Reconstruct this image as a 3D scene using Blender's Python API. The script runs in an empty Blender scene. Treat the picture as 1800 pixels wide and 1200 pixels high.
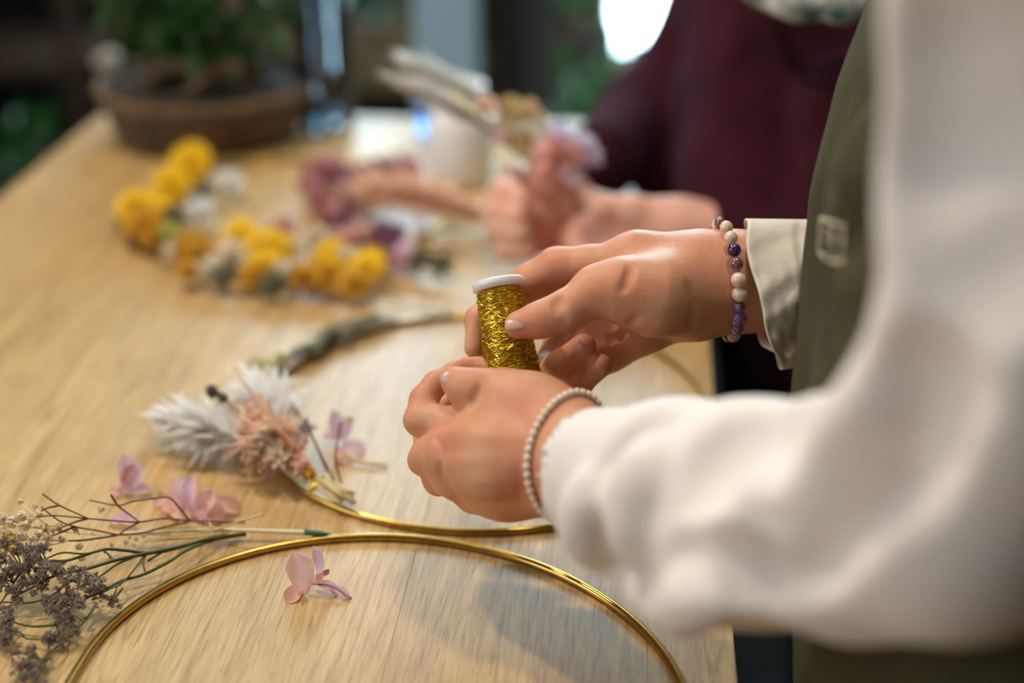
import bpy, bmesh, math, random
import numpy as np
from mathutils import Vector, Matrix

rnd = random.Random(7)
sc = bpy.context.scene
COL = sc.collection
PI = math.pi

# ---------------------------------------------------------------- camera
F = 2500.0                       # focal length in pixels of the 1800x1200 frame (50 mm)
PITCH = math.atan(1200 / F)
TZ = 0.75                        # table top height
CAMZ = TZ + 0.52
CAM = np.array([0.0, 0.0, CAMZ])
FW = np.array([0, math.cos(PITCH), -math.sin(PITCH)])
UP = np.array([0, math.sin(PITCH), math.cos(PITCH)])
RT = np.array([1.0, 0, 0])
cd = bpy.data.cameras.new('camera')
cam = bpy.data.objects.new('camera', cd)
COL.objects.link(cam)
cam.location = (0, 0, CAMZ)
cam.rotation_euler = (PI / 2 - PITCH, 0, 0)
cd.lens = 50
cd.sensor_width = 36
cd.clip_start = 0.02
cd.clip_end = 50
cd.dof.use_dof = True
cd.dof.focus_distance = 0.865
cd.dof.aperture_fstop = 1.75
cd.dof.aperture_blades = 9
sc.camera = cam

# ---------------------------------------------------------------- world, lights, exposure
sc.view_settings.view_transform = 'Standard'
sc.view_settings.look = 'None'
sc.view_settings.gamma = 1.0
sc.view_settings.use_curve_mapping = False
sc.view_settings.exposure = 0.12
w = bpy.data.worlds.new('room_ambience')
sc.world = w
w.use_nodes = True
w.node_tree.nodes['Background'].inputs[0].default_value = (0.85, 0.72, 0.62, 1)
w.node_tree.nodes['Background'].inputs[1].default_value = 0.03


def area(name, loc, target, sx, sy, power, color, spread=180):
    l = bpy.data.lights.new(name, 'AREA')
    l.shape = 'RECTANGLE'
    l.size = sx
    l.size_y = sy
    l.energy = power
    l.color = color
    l.spread = math.radians(spread)
    o = bpy.data.objects.new(name, l)
    COL.objects.link(o)
    o.location = loc
    d = Vector(target) - Vector(loc)
    o.rotation_euler = d.to_track_quat('-Z', 'Y').to_euler()
    return o


def spot(name, loc, target, power, color, radius=0.04, angle=100):
    l = bpy.data.lights.new(name, 'SPOT')
    l.energy = power
    l.color = color
    l.shadow_soft_size = radius
    l.spot_size = math.radians(angle)
    l.spot_blend = 0.8
    o = bpy.data.objects.new(name, l)
    COL.objects.link(o)
    o.location = loc
    d = Vector(target) - Vector(loc)
    o.rotation_euler = d.to_track_quat('-Z', 'Y').to_euler()
    return o


DAY = (0.70, 0.86, 1.0)
WARM = (1.0, 0.86, 0.71)
spot('ceiling_lamp_light', (-0.95, 1.35, 2.55), (-0.1, 0.8, 0.75), 66, WARM, 0.05, 100)
spot('ceiling_lamp_light', (0.10, 0.95, 2.55), (0.05, 0.8, 0.75), 34, WARM, 0.06, 100)
spot('ceiling_lamp_light', (-1.05, 0.55, 2.55), (-0.1, 0.8, 0.75), 12, WARM, 0.06, 100)


# ---------------------------------------------------------------- picking points of the place
def Q(px, py, d):
    """point seen at pixel (px, py) at distance d along the view axis"""
    return CAM + d * (FW + (px - 900) / F * RT + (600 - py) / F * UP)


def T(px, py, h=0.0):
    """point seen at pixel (px, py) lying h above the table top"""
    v = FW + (px - 900) / F * RT + (600 - py) / F * UP
    t = (CAMZ - TZ - h) / -v[2]
    return CAM + t * v


# ---------------------------------------------------------------- materials
def mat(name, color, rough=0.6, metal=0.0, var=0.0, vscale=20.0, color2=None, bump=0.0, bscale=60.0,
        sss=0.0, sssr=(1, .4, .25), trans=0.0, coat=0.0, sheen=0.0, emis=None, estr=0.0, stretch=None, spec=0.5,
        objrand=0.0, thin=0.0, bdist=0.001):
    m = bpy.data.materials.new(name)
    m.use_nodes = True
    nt = m.node_tree
    N = nt.nodes
    L = nt.links
    b = N['Principled BSDF']
    b.inputs['Base Color'].default_value = (*color, 1)
    b.inputs['Roughness'].default_value = rough
    b.inputs['Metallic'].default_value = metal
    b.inputs['Specular IOR Level'].default_value = spec
    if sss:
        b.inputs['Subsurface Weight'].default_value = sss
        b.inputs['Subsurface Radius'].default_value = sssr
        b.inputs['Subsurface Scale'].default_value = 0.008
    if trans:
        b.inputs['Transmission Weight'].default_value = trans
    if coat:
        b.inputs['Coat Weight'].default_value = coat
        b.inputs['Coat Roughness'].default_value = 0.15
    if sheen:
        b.inputs['Sheen Weight'].default_value = sheen
        b.inputs['Sheen Roughness'].default_value = 0.5
    if emis:
        b.inputs['Emission Color'].default_value = (*emis, 1)
        b.inputs['Emission Strength'].default_value = estr
    tc = N.new('ShaderNodeTexCoord')
    src = tc.outputs['Object']
    if stretch:
        mp = N.new('ShaderNodeMapping')
        mp.inputs['Scale'].default_value = stretch
        L.new(src, mp.inputs[0])
        src = mp.outputs[0]
    if var or color2:
        no = N.new('ShaderNodeTexNoise')
        no.inputs['Scale'].default_value = vscale
        no.inputs['Detail'].default_value = 4
        L.new(src, no.inputs['Vector'])
        cr = N.new('ShaderNodeValToRGB')
        c2 = color2 or tuple(c * (1 - var) for c in color)
        cr.color_ramp.elements[0].position = 0.35
        cr.color_ramp.elements[1].position = 0.65
        cr.color_ramp.elements[0].color = (*c2, 1)
        cr.color_ramp.elements[1].color = (*color, 1)
        L.new(no.outputs[0], cr.inputs[0])
        out = cr.outputs[0]
        if objrand:
            oi = N.new('ShaderNodeObjectInfo')
            mr = N.new('ShaderNodeMapRange')
            mr.inputs['To Min'].default_value = 1 - objrand
            mr.inputs['To Max'].default_value = 1 + objrand * .4
            L.new(oi.outputs['Random'], mr.inputs[0])
            hs = N.new('ShaderNodeHueSaturation')
            L.new(mr.outputs[0], hs.inputs['Value'])
            L.new(out, hs.inputs['Color'])
            out = hs.outputs[0]
        L.new(out, b.inputs['Base Color'])
    if bump:
        nb = N.new('ShaderNodeTexNoise')
        nb.inputs['Scale'].default_value = bscale
        nb.inputs['Detail'].default_value = 5
        L.new(src, nb.inputs['Vector'])
        bp = N.new('ShaderNodeBump')
        bp.inputs['Strength'].default_value = bump
        bp.inputs['Distance'].default_value = bdist
        L.new(nb.outputs[0], bp.inputs['Height'])
        L.new(bp.outputs[0], b.inputs['Normal'])
    if thin:
        tl = N.new('ShaderNodeBsdfTranslucent')
        tl.inputs[0].default_value = (*color, 1)
        mx = N.new('ShaderNodeMixShader')
        mx.inputs[0].default_value = thin
        L.new(b.outputs[0], mx.inputs[1])
        L.new(tl.outputs[0], mx.inputs[2])
        L.new(mx.outputs[0], N['Material Output'].inputs[0])
    return m


def skin_mat(name, base, red):
    m = bpy.data.materials.new(name)
    m.use_nodes = True
    nt = m.node_tree
    N = nt.nodes
    L = nt.links
    b = N['Principled BSDF']
    b.inputs['Roughness'].default_value = 0.48
    b.inputs['Specular IOR Level'].default_value = 0.35
    b.inputs['Subsurface Weight'].default_value = 0.22
    b.inputs['Subsurface Radius'].default_value = (1, .35, .2)
    b.inputs['Subsurface Scale'].default_value = 0.006
    tc = N.new('ShaderNodeTexCoord')
    no = N.new('ShaderNodeTexNoise')
    no.inputs['Scale'].default_value = 38
    no.inputs['Detail'].default_value = 3
    L.new(tc.outputs['Object'], no.inputs['Vector'])
    cr = N.new('ShaderNodeValToRGB')
    cr.color_ramp.elements[0].position = 0.32
    cr.color_ramp.elements[1].position = 0.68
    cr.color_ramp.elements[0].color = (*base, 1)
    cr.color_ramp.elements[1].color = (*red, 1)
    L.new(no.outputs[0], cr.inputs[0])
    L.new(cr.outputs[0], b.inputs['Base Color'])
    vo = N.new('ShaderNodeTexVoronoi')
    vo.inputs['Scale'].default_value = 620
    L.new(tc.outputs['Object'], vo.inputs['Vector'])
    n2 = N.new('ShaderNodeTexNoise')
    n2.inputs['Scale'].default_value = 130
    n2.inputs['Detail'].default_value = 4
    L.new(tc.outputs['Object'], n2.inputs['Vector'])
    ad = N.new('ShaderNodeMath')
    ad.operation = 'MULTIPLY_ADD'
    ad.inputs[1].default_value = 0.25
    L.new(vo.outputs[0], ad.inputs[0])
    L.new(n2.outputs[0], ad.inputs[2])
    bp = N.new('ShaderNodeBump')
    bp.inputs['Strength'].default_value = 0.4
    bp.inputs['Distance'].default_value = 0.0012
    L.new(ad.outputs[0], bp.inputs['Height'])
    L.new(bp.outputs[0], b.inputs['Normal'])
    return m


def wood_mat():
    m = bpy.data.materials.new('oak_laminate')
    m.use_nodes = True
    nt = m.node_tree
    N = nt.nodes
    L = nt.links
    b = N['Principled BSDF']
    b.inputs['Roughness'].default_value = 0.5
    b.inputs['Specular IOR Level'].default_value = 0.5
    b.inputs['Coat Weight'].default_value = 0.5
    b.inputs['Coat Roughness'].default_value = 0.32
    tc = N.new('ShaderNodeTexCoord')
    oi = N.new('ShaderNodeObjectInfo')
    cb = N.new('ShaderNodeCombineXYZ')
    mu = N.new('ShaderNodeMath')
    mu.operation = 'MULTIPLY'
    mu.inputs[1].default_value = 37.0
    L.new(oi.outputs['Random'], mu.inputs[0])
    L.new(mu.outputs[0], cb.inputs[2])
    L.new(mu.outputs[0], cb.inputs[1])
    va = N.new('ShaderNodeVectorMath')
    va.operation = 'ADD'
    L.new(tc.outputs['Object'], va.inputs[0])
    L.new(cb.outputs[0], va.inputs[1])

    def noise(scale, stretch, detail=3, rough=.5, dist=0.0):
        mp = N.new('ShaderNodeMapping')
        mp.inputs['Scale'].default_value = stretch
        L.new(va.outputs[0], mp.inputs[0])
        n = N.new('ShaderNodeTexNoise')
        n.inputs['Scale'].default_value = scale
        n.inputs['Detail'].default_value = detail
        n.inputs['Roughness'].default_value = rough
        n.inputs['Distortion'].default_value = dist
        L.new(mp.outputs[0], n.inputs['Vector'])
        return n.outputs[0]

    broad = noise(9, (4.0, .5, 1), 4, .55, 1.2)
    fine = noise(230, (3.2, .14, 1), 5, .65)
    pores = noise(330, (2.4, .13, 1), 2, .5)
    r1 = N.new('ShaderNodeValToRGB')
    e = r1.color_ramp.elements
    e[0].position = .3
    e[0].color = (.53, .345, .130, 1)
    e[1].position = .72
    e[1].color = (.70, .49, .215, 1)
    L.new(broad, r1.inputs[0])
    r2 = N.new('ShaderNodeValToRGB')
    e = r2.color_ramp.elements
    e[0].position = .38
    e[0].color = (.70, .64, .56, 1)
    e[1].position = .62
    e[1].color = (1, 1, 1, 1)
    L.new(fine, r2.inputs[0])
    r3 = N.new('ShaderNodeValToRGB')
    e = r3.color_ramp.elements
    e[0].position = .30
    e[0].color = (.55, .45, .36, 1)
    e[1].position = .40
    e[1].color = (1, 1, 1, 1)
    L.new(pores, r3.inputs[0])
    m1 = N.new('ShaderNodeMixRGB')
    m1.blend_type = 'MULTIPLY'
    m1.inputs[0].default_value = .8
    L.new(r1.outputs[0], m1.inputs[1])
    L.new(r2.outputs[0], m1.inputs[2])
    m2 = N.new('ShaderNodeMixRGB')
    m2.blend_type = 'MULTIPLY'
    m2.inputs[0].default_value = .7
    L.new(m1.outputs[0], m2.inputs[1])
    L.new(r3.outputs[0], m2.inputs[2])
    cn = noise(3.2, (5.0, .30, 1), 2, .5, .6)
    mm = N.new('ShaderNodeMath')
    mm.operation = 'MULTIPLY'
    mm.inputs[1].default_value = 26
    L.new(cn, mm.inputs[0])
    pp = N.new('ShaderNodeMath')
    pp.operation = 'PINGPONG'
    pp.inputs[1].default_value = .5
    L.new(mm.outputs[0], pp.inputs[0])
    r4 = N.new('ShaderNodeValToRGB')
    e = r4.color_ramp.elements
    e[0].position = .02
    e[0].color = (.66, .55, .42, 1)
    e[1].position = .16
    e[1].color = (1, 1, 1, 1)
    L.new(pp.outputs[0], r4.inputs[0])
    m3 = N.new('ShaderNodeMixRGB')
    m3.blend_type = 'MULTIPLY'
    m3.inputs[0].default_value = .55
    L.new(m2.outputs[0], m3.inputs[1])
    L.new(r4.outputs[0], m3.inputs[2])
    m2 = m3
    hs = N.new('ShaderNodeHueSaturation')
    mr = N.new('ShaderNodeMapRange')
    mr.inputs['To Min'].default_value = .95
    mr.inputs['To Max'].default_value = 1.08
    L.new(oi.outputs['Random'], mr.inputs[0])
    L.new(mr.outputs[0], hs.inputs['Value'])
    L.new(m2.outputs[0], hs.inputs['Color'])
    L.new(hs.outputs[0], b.inputs['Base Color'])
    bp = N.new('ShaderNodeBump')
    bp.inputs['Strength'].default_value = .25
    bp.inputs['Distance'].default_value = .0006
    L.new(fine, bp.inputs['Height'])
    L.new(bp.outputs[0], b.inputs['Normal'])
    return m


M = {}
M['wood'] = wood_mat()
M['skin'] = skin_mat('fair_skin', (.68, .355, .205), (.66, .27, .16))
M['skin2'] = skin_mat('pink_skin', (.80, .47, .35), (.78, .38, .29))
M['nail'] = mat('nail', (.74, .43, .35), .33, coat=.12, sss=.1)
M['shirt'] = mat('cream_cotton', (.86, .81, .76), .85, var=.06, vscale=8, bump=.35, bscale=300, sheen=.2, sss=.05, bdist=.0006)
M['cuff'] = mat('cream_cuff_cotton', (.76, .70, .59), .85, var=.08, vscale=30, bump=.6, bscale=90, sheen=.2, bdist=.0015)
M['apron'] = mat('olive_linen', (.068, .062, .030), .95, var=.2, vscale=14, bump=.4, bscale=400, spec=.2)
M['logo'] = mat('pale_print', (.55, .50, .34), .8)
M['maroon'] = mat('maroon_knit', (.040, .0065, .010), .95, var=.25, vscale=25, bump=.8, bscale=260, spec=.1, bdist=.002)
M['trouser'] = mat('black_trousers', (.008, .008, .008), .95, spec=.05)
M['gold'] = mat('brushed_gold', (.56, .35, .08), .24, 1.0, var=.12, vscale=30)
M['goldwire'] = mat('gold_bullion_wire', (.78, .56, .06), .33, 1.0)
M['white_plastic'] = mat('white_plastic', (.86, .86, .90), .3, coat=.3)
M['dark'] = mat('dark_hollow', (.02, .015, .01), .9)


# ---------------------------------------------------------------- mesh helpers
def tag(o, label=None, cat=None, group=None, kind=None):
    if label: o['label'] = label
    if cat: o['category'] = cat
    if group: o['group'] = group
    if kind: o['kind'] = kind
    return o


def empty(name, loc, label=None, cat=None, group=None):
    o = bpy.data.objects.new(name, None)
    COL.objects.link(o)
    o.location = [float(v) for v in loc]
    o.empty_display_size = .02
    return tag(o, label, cat, group)


def mk(name, V, Fc, m, parent=None, smooth=True, origin=None):
    """one mesh object from world-space vertices"""
    V = np.asarray(V, float).reshape(-1, 3)
    if origin is None:
        if parent is not None:
            origin = wloc(parent)
        else:
            origin = np.array([(V[:, 0].min() + V[:, 0].max()) / 2, (V[:, 1].min() + V[:, 1].max()) / 2, V[:, 2].min()])
    me = bpy.data.meshes.new(name)
    me.from_pydata((V - origin).tolist(), [], [tuple(int(i) for i in f) for f in Fc] if not isinstance(Fc, np.ndarray) else Fc.tolist())
    me.update()
    if smooth:
        me.polygons.foreach_set('use_smooth', [True] * len(me.polygons))
    ms = m if isinstance(m, (list, tuple)) else [m]
    for x in ms:
        me.materials.append(x)
    o = bpy.data.objects.new(name, me)
    COL.objects.link(o)
    if parent is not None:
        o.parent = parent
        o.location = [float(v) for v in (origin - wloc(parent))]
    else:
        o.location = [float(v) for v in origin]
    return o


def wloc(o):
    p = np.zeros(3)
    while o is not None:
        p = p + np.array(o.location)
        o = o.parent
    return p


class MB:
    def __init__(s):
        s.v = []
        s.f = []
        s.n = 0

    def add(s, V, Fc):
        V = np.asarray(V, float).reshape(-1, 3)
        s.v.append(V)
        s.f += [tuple(i + s.n for i in f) for f in Fc]
        s.n += len(V)
        return s

    def tube(s, P, r, seg=8, closed=False, cap=True):
        s.add(*tube(P, r, seg, closed, cap))
        return s

    def build(s, name, m, parent=None, smooth=True, origin=None):
        return mk(name, np.concatenate(s.v), s.f, m, parent, smooth, origin)


def tube(P, r, seg=8, closed=False, cap=True):
    P = np.asarray(P, float)
    n = len(P)
    R = np.full(n, r) if np.isscalar(r) else np.asarray(r, float)
    if closed:
        Tn = np.roll(P, -1, 0) - np.roll(P, 1, 0)
    else:
        Tn = np.gradient(P, axis=0)
    Tn /= np.linalg.norm(Tn, axis=1)[:, None] + 1e-12
    a = np.array([0, 0, 1.0]) if abs(Tn[0][2]) < .9 else np.array([1.0, 0, 0])
    u = np.cross(Tn[0], a)
    u /= np.linalg.norm(u)
    V = []
    th = np.arange(seg) * 2 * PI / seg
    for i in range(n):
        u = u - Tn[i] * (u @ Tn[i])
        u /= np.linalg.norm(u) + 1e-12
        v = np.cross(Tn[i], u)
        V.append(P[i] + R[i] * (np.cos(th)[:, None] * u + np.sin(th)[:, None] * v))
    Fc = []
    for i in range(n if closed else n - 1):
        j = (i + 1) % n
        for k in range(seg):
            l = (k + 1) % seg
            Fc.append((i * seg + k, i * seg + l, j * seg + l, j * seg + k))
    if cap and not closed:
        Fc.append(tuple(range(seg))[::-1])
        Fc.append(tuple((n - 1) * seg + k for k in range(seg)))
    return np.concatenate(V), Fc


def spline(P, n=8):
    """Catmull-Rom through the points"""
    P = np.asarray(P, float)
    if len(P) < 3:
        t = np.linspace(0, 1, n + 1)[:, None]
        return P[0] * (1 - t) + P[1] * t
    E = np.vstack([2 * P[0] - P[1], P, 2 * P[-1] - P[-2]])
    out = []
    for i in range(1, len(E) - 2):
        p0, p1, p2, p3 = E[i - 1:i + 3]
        for t in np.arange(n) / n:
            out.append(.5 * (2 * p1 + (p2 - p0) * t + (2 * p0 - 5 * p1 + 4 * p2 - p3) * t * t + (3 * p1 - p0 - 3 * p2 + p3) * t ** 3))
    out.append(E[-2])
    return np.array(out)


def lathe(prof, center, axis=(0, 0, 1), seg=32, xdir=None):
    """surface of revolution, prof = [(radius, height)]"""
    ax = np.array(axis, float)
    ax /= np.linalg.norm(ax)
    a = np.array([1.0, 0, 0]) if abs(ax[0]) < .9 else np.array([0, 1.0, 0])
    u = np.cross(ax, a)
    u /= np.linalg.norm(u)
    v = np.cross(ax, u)
    th = np.arange(seg) * 2 * PI / seg
    V = []
    for r, h in prof:
        V.append(np.array(center) + ax * h + max(r, 1e-5) * (np.cos(th)[:, None] * u + np.sin(th)[:, None] * v))
    Fc = []
    for i in range(len(prof) - 1):
        for k in range(seg):
            l = (k + 1) % seg
            Fc.append((i * seg + k, i * seg + l, (i + 1) * seg + l, (i + 1) * seg + k))
    return np.concatenate(V), Fc


def box(c, s, rz=0.0, R=None):
    c = np.array(c, float)
    x, y, z = [q / 2 for q in s]
    V = np.array([[i * x, j * y, k * z] for i in (-1, 1) for j in (-1, 1) for k in (-1, 1)])
    if R is None:
        R = np.array(Matrix.Rotation(rz, 3, 'Z'))
    return V @ np.array(R).T + c, [(0, 1, 3, 2), (4, 6, 7, 5), (0, 4, 5, 1), (2, 3, 7, 6), (0, 2, 6, 4), (1, 5, 7, 3)]


def bevel_obj(o, w_, seg=2):
    md = o.modifiers.new('bevel', 'BEVEL')
    md.width = w_
    md.segments = seg
    md.limit_method = 'ANGLE'
    return o


def ball(c, r, seg=10, ring=6, sc3=(1, 1, 1), jit=0.0):
    V = []
    for i in range(ring + 1):
        ph = PI * i / ring
        for k in range(seg):
            th = 2 * PI * k / seg
            q = r * (1 + (rnd.uniform(-jit, jit) if jit else 0))
            V.append((c[0] + q * sc3[0] * math.sin(ph) * math.cos(th), c[1] + q * sc3[1] * math.sin(ph) * math.sin(th), c[2] + q * sc3[2] * math.cos(ph)))
    Fc = []
    for i in range(ring):
        for k in range(seg):
            l = (k + 1) % seg
            Fc.append((i * seg + k, (i + 1) * seg + k, (i + 1) * seg + l, i * seg + l))
    return np.array(V), Fc


# ---------------------------------------------------------------- implicit surfaces: bodies and cloth
class Field:
    def __init__(s, lo, hi, h):
        s.lo = np.array(lo, float)
        s.h = h
        s.n = np.ceil((np.array(hi) - s.lo) / h).astype(int) + 1
        s.ax = [s.lo[i] + h * np.arange(s.n[i]) for i in range(3)]
        s.D = np.full(s.n, 1.0, np.float32)

    def _sub(s, lo, hi):
        i0 = np.clip(np.floor((lo - s.lo) / s.h).astype(int), 0, s.n)
        i1 = np.clip(np.ceil((hi - s.lo) / s.h).astype(int) + 1, 0, s.n)
        if np.any(i1 <= i0):
            return None, None, None, None
        sl = tuple(slice(a, b) for a, b in zip(i0, i1))
        return sl, s.ax[0][sl[0]][:, None, None], s.ax[1][sl[1]][None, :, None], s.ax[2][sl[2]][None, None, :]

    def _cone(s, a, b, ra, rb, X, Y, Z):
        d = b - a
        L2 = d @ d + 1e-12
        t = np.clip(((X - a[0]) * d[0] + (Y - a[1]) * d[1] + (Z - a[2]) * d[2]) / L2, 0, 1)
        return np.sqrt((X - a[0] - t * d[0]) ** 2 + (Y - a[1] - t * d[1]) ** 2 + (Z - a[2] - t * d[2]) ** 2) - (ra + (rb - ra) * t)

    def add(s, a, b, ra, rb=None, k=.006):
        rb = ra if rb is None else rb
        a = np.asarray(a, float)
        b = np.asarray(b, float)
        r = max(ra, rb) + k + 3 * s.h
        sl, X, Y, Z = s._sub(np.minimum(a, b) - r, np.maximum(a, b) + r)
        if sl is None: return
        d2 = s._cone(a, b, ra, rb, X, Y, Z)
        d1 = s.D[sl]
        h = np.clip(.5 + .5 * (d1 - d2) / k, 0, 1)
        s.D[sl] = d1 + (d2 - d1) * h - k * h * (1 - h)

    def sub(s, a, b, ra, rb=None, k=.004):
        rb = ra if rb is None else rb
        a = np.asarray(a, float)
        b = np.asarray(b, float)
        r = max(ra, rb) + k + 3 * s.h
        sl, X, Y, Z = s._sub(np.minimum(a, b) - r, np.maximum(a, b) + r)
        if sl is None: return
        d2 = -s._cone(a, b, ra, rb, X, Y, Z)
        d1 = s.D[sl]
        h = np.clip(.5 - .5 * (d1 - d2) / k, 0, 1)
        s.D[sl] = d1 + (d2 - d1) * h + k * h * (1 - h)

    def chain(s, J, k=.006):
        """J = [(point, radius)]"""
        for (a, ra), (b, rb) in zip(J[:-1], J[1:]):
            s.add(a, b, ra, rb, k)

    def wobble(s, fn):
        X, Y, Z = np.meshgrid(*s.ax, indexing='ij', sparse=True)
        s.D += fn(X, Y, Z).astype(np.float32)

    def mesh(s):
        D = s.D
        neg = D < 0
        nx, ny, nz = D.shape
        # cells with a sign change
        c = np.zeros((nx - 1, ny - 1, nz - 1), np.int8)
        for i in (0, 1):
            for j in (0, 1):
                for k in (0, 1):
                    c += neg[i:nx - 1 + i, j:ny - 1 + j, k:nz - 1 + k]
        act = np.argwhere((c > 0) & (c < 8))
        idx = np.full(c.shape, -1, np.int64)
        idx[act[:, 0], act[:, 1], act[:, 2]] = np.arange(len(act))
        acc = np.zeros((len(act), 3))
        cnt = np.zeros(len(act))
        corners = [(i, j, k) for i in (0, 1) for j in (0, 1) for k in (0, 1)]
        for a in corners:
            for ax in range(3):
                if a[ax]: continue
                b = list(a)
                b[ax] = 1
                va = D[act[:, 0] + a[0], act[:, 1] + a[1], act[:, 2] + a[2]].astype(float)
                vb = D[act[:, 0] + b[0], act[:, 1] + b[1], act[:, 2] + b[2]].astype(float)
                m = (va < 0) != (vb < 0)
                t = va[m] / (va[m] - vb[m])
                p = np.tile(np.array(a, float), (m.sum(), 1))
                p[:, ax] += t
                acc[m] += p
                cnt[m] += 1
        V = s.lo + s.h * (act + acc / cnt[:, None])
        faces = []
        for ax in range(3):
            u, v = [(1, 2), (2, 0), (0, 1)][ax]
            sh = [slice(None)] * 3
            sh2 = [slice(None)] * 3
            sh[ax] = slice(0, -1)
            sh2[ax] = slice(1, None)
            A = neg[tuple(sh)]
            B = neg[tuple(sh2)]
            e = np.argwhere(A != B)
            e = e[(e[:, u] > 0) & (e[:, v] > 0) & (e[:, u] < D.shape[u] - 1) & (e[:, v] < D.shape[v] - 1)]
            fl = A[e[:, 0], e[:, 1], e[:, 2]]
            q = []
            for du, dv in ((1, 1), (0, 1), (0, 0), (1, 0)):
                g = e.copy()
                g[:, u] -= du
                g[:, v] -= dv
                q.append(idx[g[:, 0], g[:, 1], g[:, 2]])
            q = np.stack(q, 1)
            q[~fl] = q[~fl][:, ::-1]
            faces.append(q)
        Fc = np.concatenate(faces)
        Fc = Fc[(Fc >= 0).all(1)]
        return V, Fc


def px(px_, py_, d, rpx):
    """joint: pixel, depth and radius in pixels -> (world point, radius in metres)"""
    return (Q(px_, py_, d), rpx * d / F)


def PX(*rows):
    return [px(*r) for r in rows]


# ================================================================= THE SETTING
M['floor'] = mat('dark_floor_boards', (.005, .0038, .003), .95, var=.4, vscale=6, spec=.05)
M['wall'] = mat('dark_wall_paint', (.022, .018, .016), .9, var=.2, vscale=3)
M['ceil'] = mat('ceiling_paint', (.35, .32, .28), .9, var=.05, vscale=3)
M['frame'] = mat('window_frame_paint', (.34, .38, .42), .5, var=.1, vscale=8)
M['glow'] = mat('daylit_glass', (.7, .9, 1.0), .2, emis=(.62, .90, 1.0), estr=13.0)


def struct(name, V, Fc, m, parent=None):
    o = mk(name, V, Fc, m, parent, smooth=False)
    if parent is None:
        tag(o, kind='structure')
    return o


fl = empty('floor', (0, 1.5, 0))
tag(fl, kind='structure')
for i in range(34):
    mk('floor_board', *box((-3.2 + .2 * i, 1.2, -.012), (.196, 7.0, .024)), M['floor'], fl, smooth=False)
mk('subfloor', *box((0, 1.2, -.035), (7, 7.2, .02)), M['dark'], fl, smooth=False)
struct('wall_left', *box((-3.3, 1.2, 1.35), (.1, 6.4, 2.7)), M['wall'])
struct('ceiling', *box((0, 1.2, 2.75), (7, 6.4, .1)), M['ceil'])
# far wall around the glazed door opening and the high window
YW = 3.75
mb = MB()
mb.add(*box((-2.4, YW, 1.35), (1.7, .12, 2.7)))
mb.add(*box((-1.115, YW, 2.02), (.91, .12, 1.26)))
mb.add(*box((-.66, YW, .70), (1.80, .12, 1.4)))
mb.add(*box((2.6, YW, 1.35), (1.6, .12, 2.7)))
mb.add(*box((.1, YW, 2.66), (3.4, .12, .08)))
w_ = mb.build('wall_far', M['wall'], smooth=False)
tag(w_, kind='structure')


M['glow_side'] = mat('daylit_side_glass', (.7, .85, 1.0), .2, emis=(.95, .96, 1.0), estr=4.8)


M['glow_high'] = mat('bright_daylit_glass', (.7, .9, 1.0), .2, emis=(.66, .86, 1.0), estr=16.0)


def window(name, x0, x1, z0, z1, nx, gm=None):
    r = empty(name, ((x0 + x1) / 2, YW, z0))
    tag(r, kind='structure')
    for i in range(nx):
        a = x0 + (x1 - x0) * i / nx
        b = x0 + (x1 - x0) * (i + 1) / nx
        mk('pane', *box(((a + b) / 2, YW + .03, (z0 + z1) / 2), (b - a - .05, .012, z1 - z0 - .06)), gm or M['glow'], r, smooth=False)
    for i in range(nx + 1):
        a = x0 + (x1 - x0) * i / nx
        mk('mullion', *box((a, YW, (z0 + z1) / 2), (.05, .08, z1 - z0)), M['frame'], r, smooth=False)
    for z in (z0 + .02, z1 - .02):
        mk('rail', *box(((x0 + x1) / 2, YW, z), (x1 - x0, .09, .05)), M['frame'], r, smooth=False)
    return r


r = empty('window_3', (-3.2, -.45, 1.25))
tag(r, kind='structure')
for i in range(2):
    mk('pane', *box((-3.235, -1.0 + 1.1 * i, 1.9), (.012, 1.04, 1.24)), M['glow_side'], r, smooth=False)
for y in (-1.55, -.45, .65):
    mk('mullion', *box((-3.225, y, 1.9), (.05, .06, 1.35)), M['frame'], r, smooth=False)
for z in (1.25, 2.55):
    mk('rail', *box((-3.225, -.45, z), (.05, 2.26, .06)), M['frame'], r, smooth=False)
window('window_1', .24, 1.8, .28, 2.6, 2)
window('window_2', -.66, .22, 1.42, 2.6, 2, M['glow_high'])
struct('trim_1', *box((1.02, YW, .13), (1.54, .1, .27)), M['wall'])

# lamps under the ceiling that carry the warm light
for (x, y), side in (((-.95, 1.35), 'over the far left of the table'), ((.10, .95), 'straight above the hands'), ((-1.05, .55), 'over the near left corner')):
    r = empty('ceiling_lamp', (x, y, 2.70), 'small black ceiling spot lamp ' + side, 'lamp', 'ceiling spot lamps')
    mk('canopy', *lathe([(0, 0), (.045, 0), (.045, -.02), (0, -.02)], (x, y, 2.70)), M['trouser'], r)
    mk('shade', *lathe([(.012, -.02), (.03, -.03), (.05, -.11), (.048, -.11), (.026, -.035)], (x, y, 2.70)), M['trouser'], r)

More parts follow.
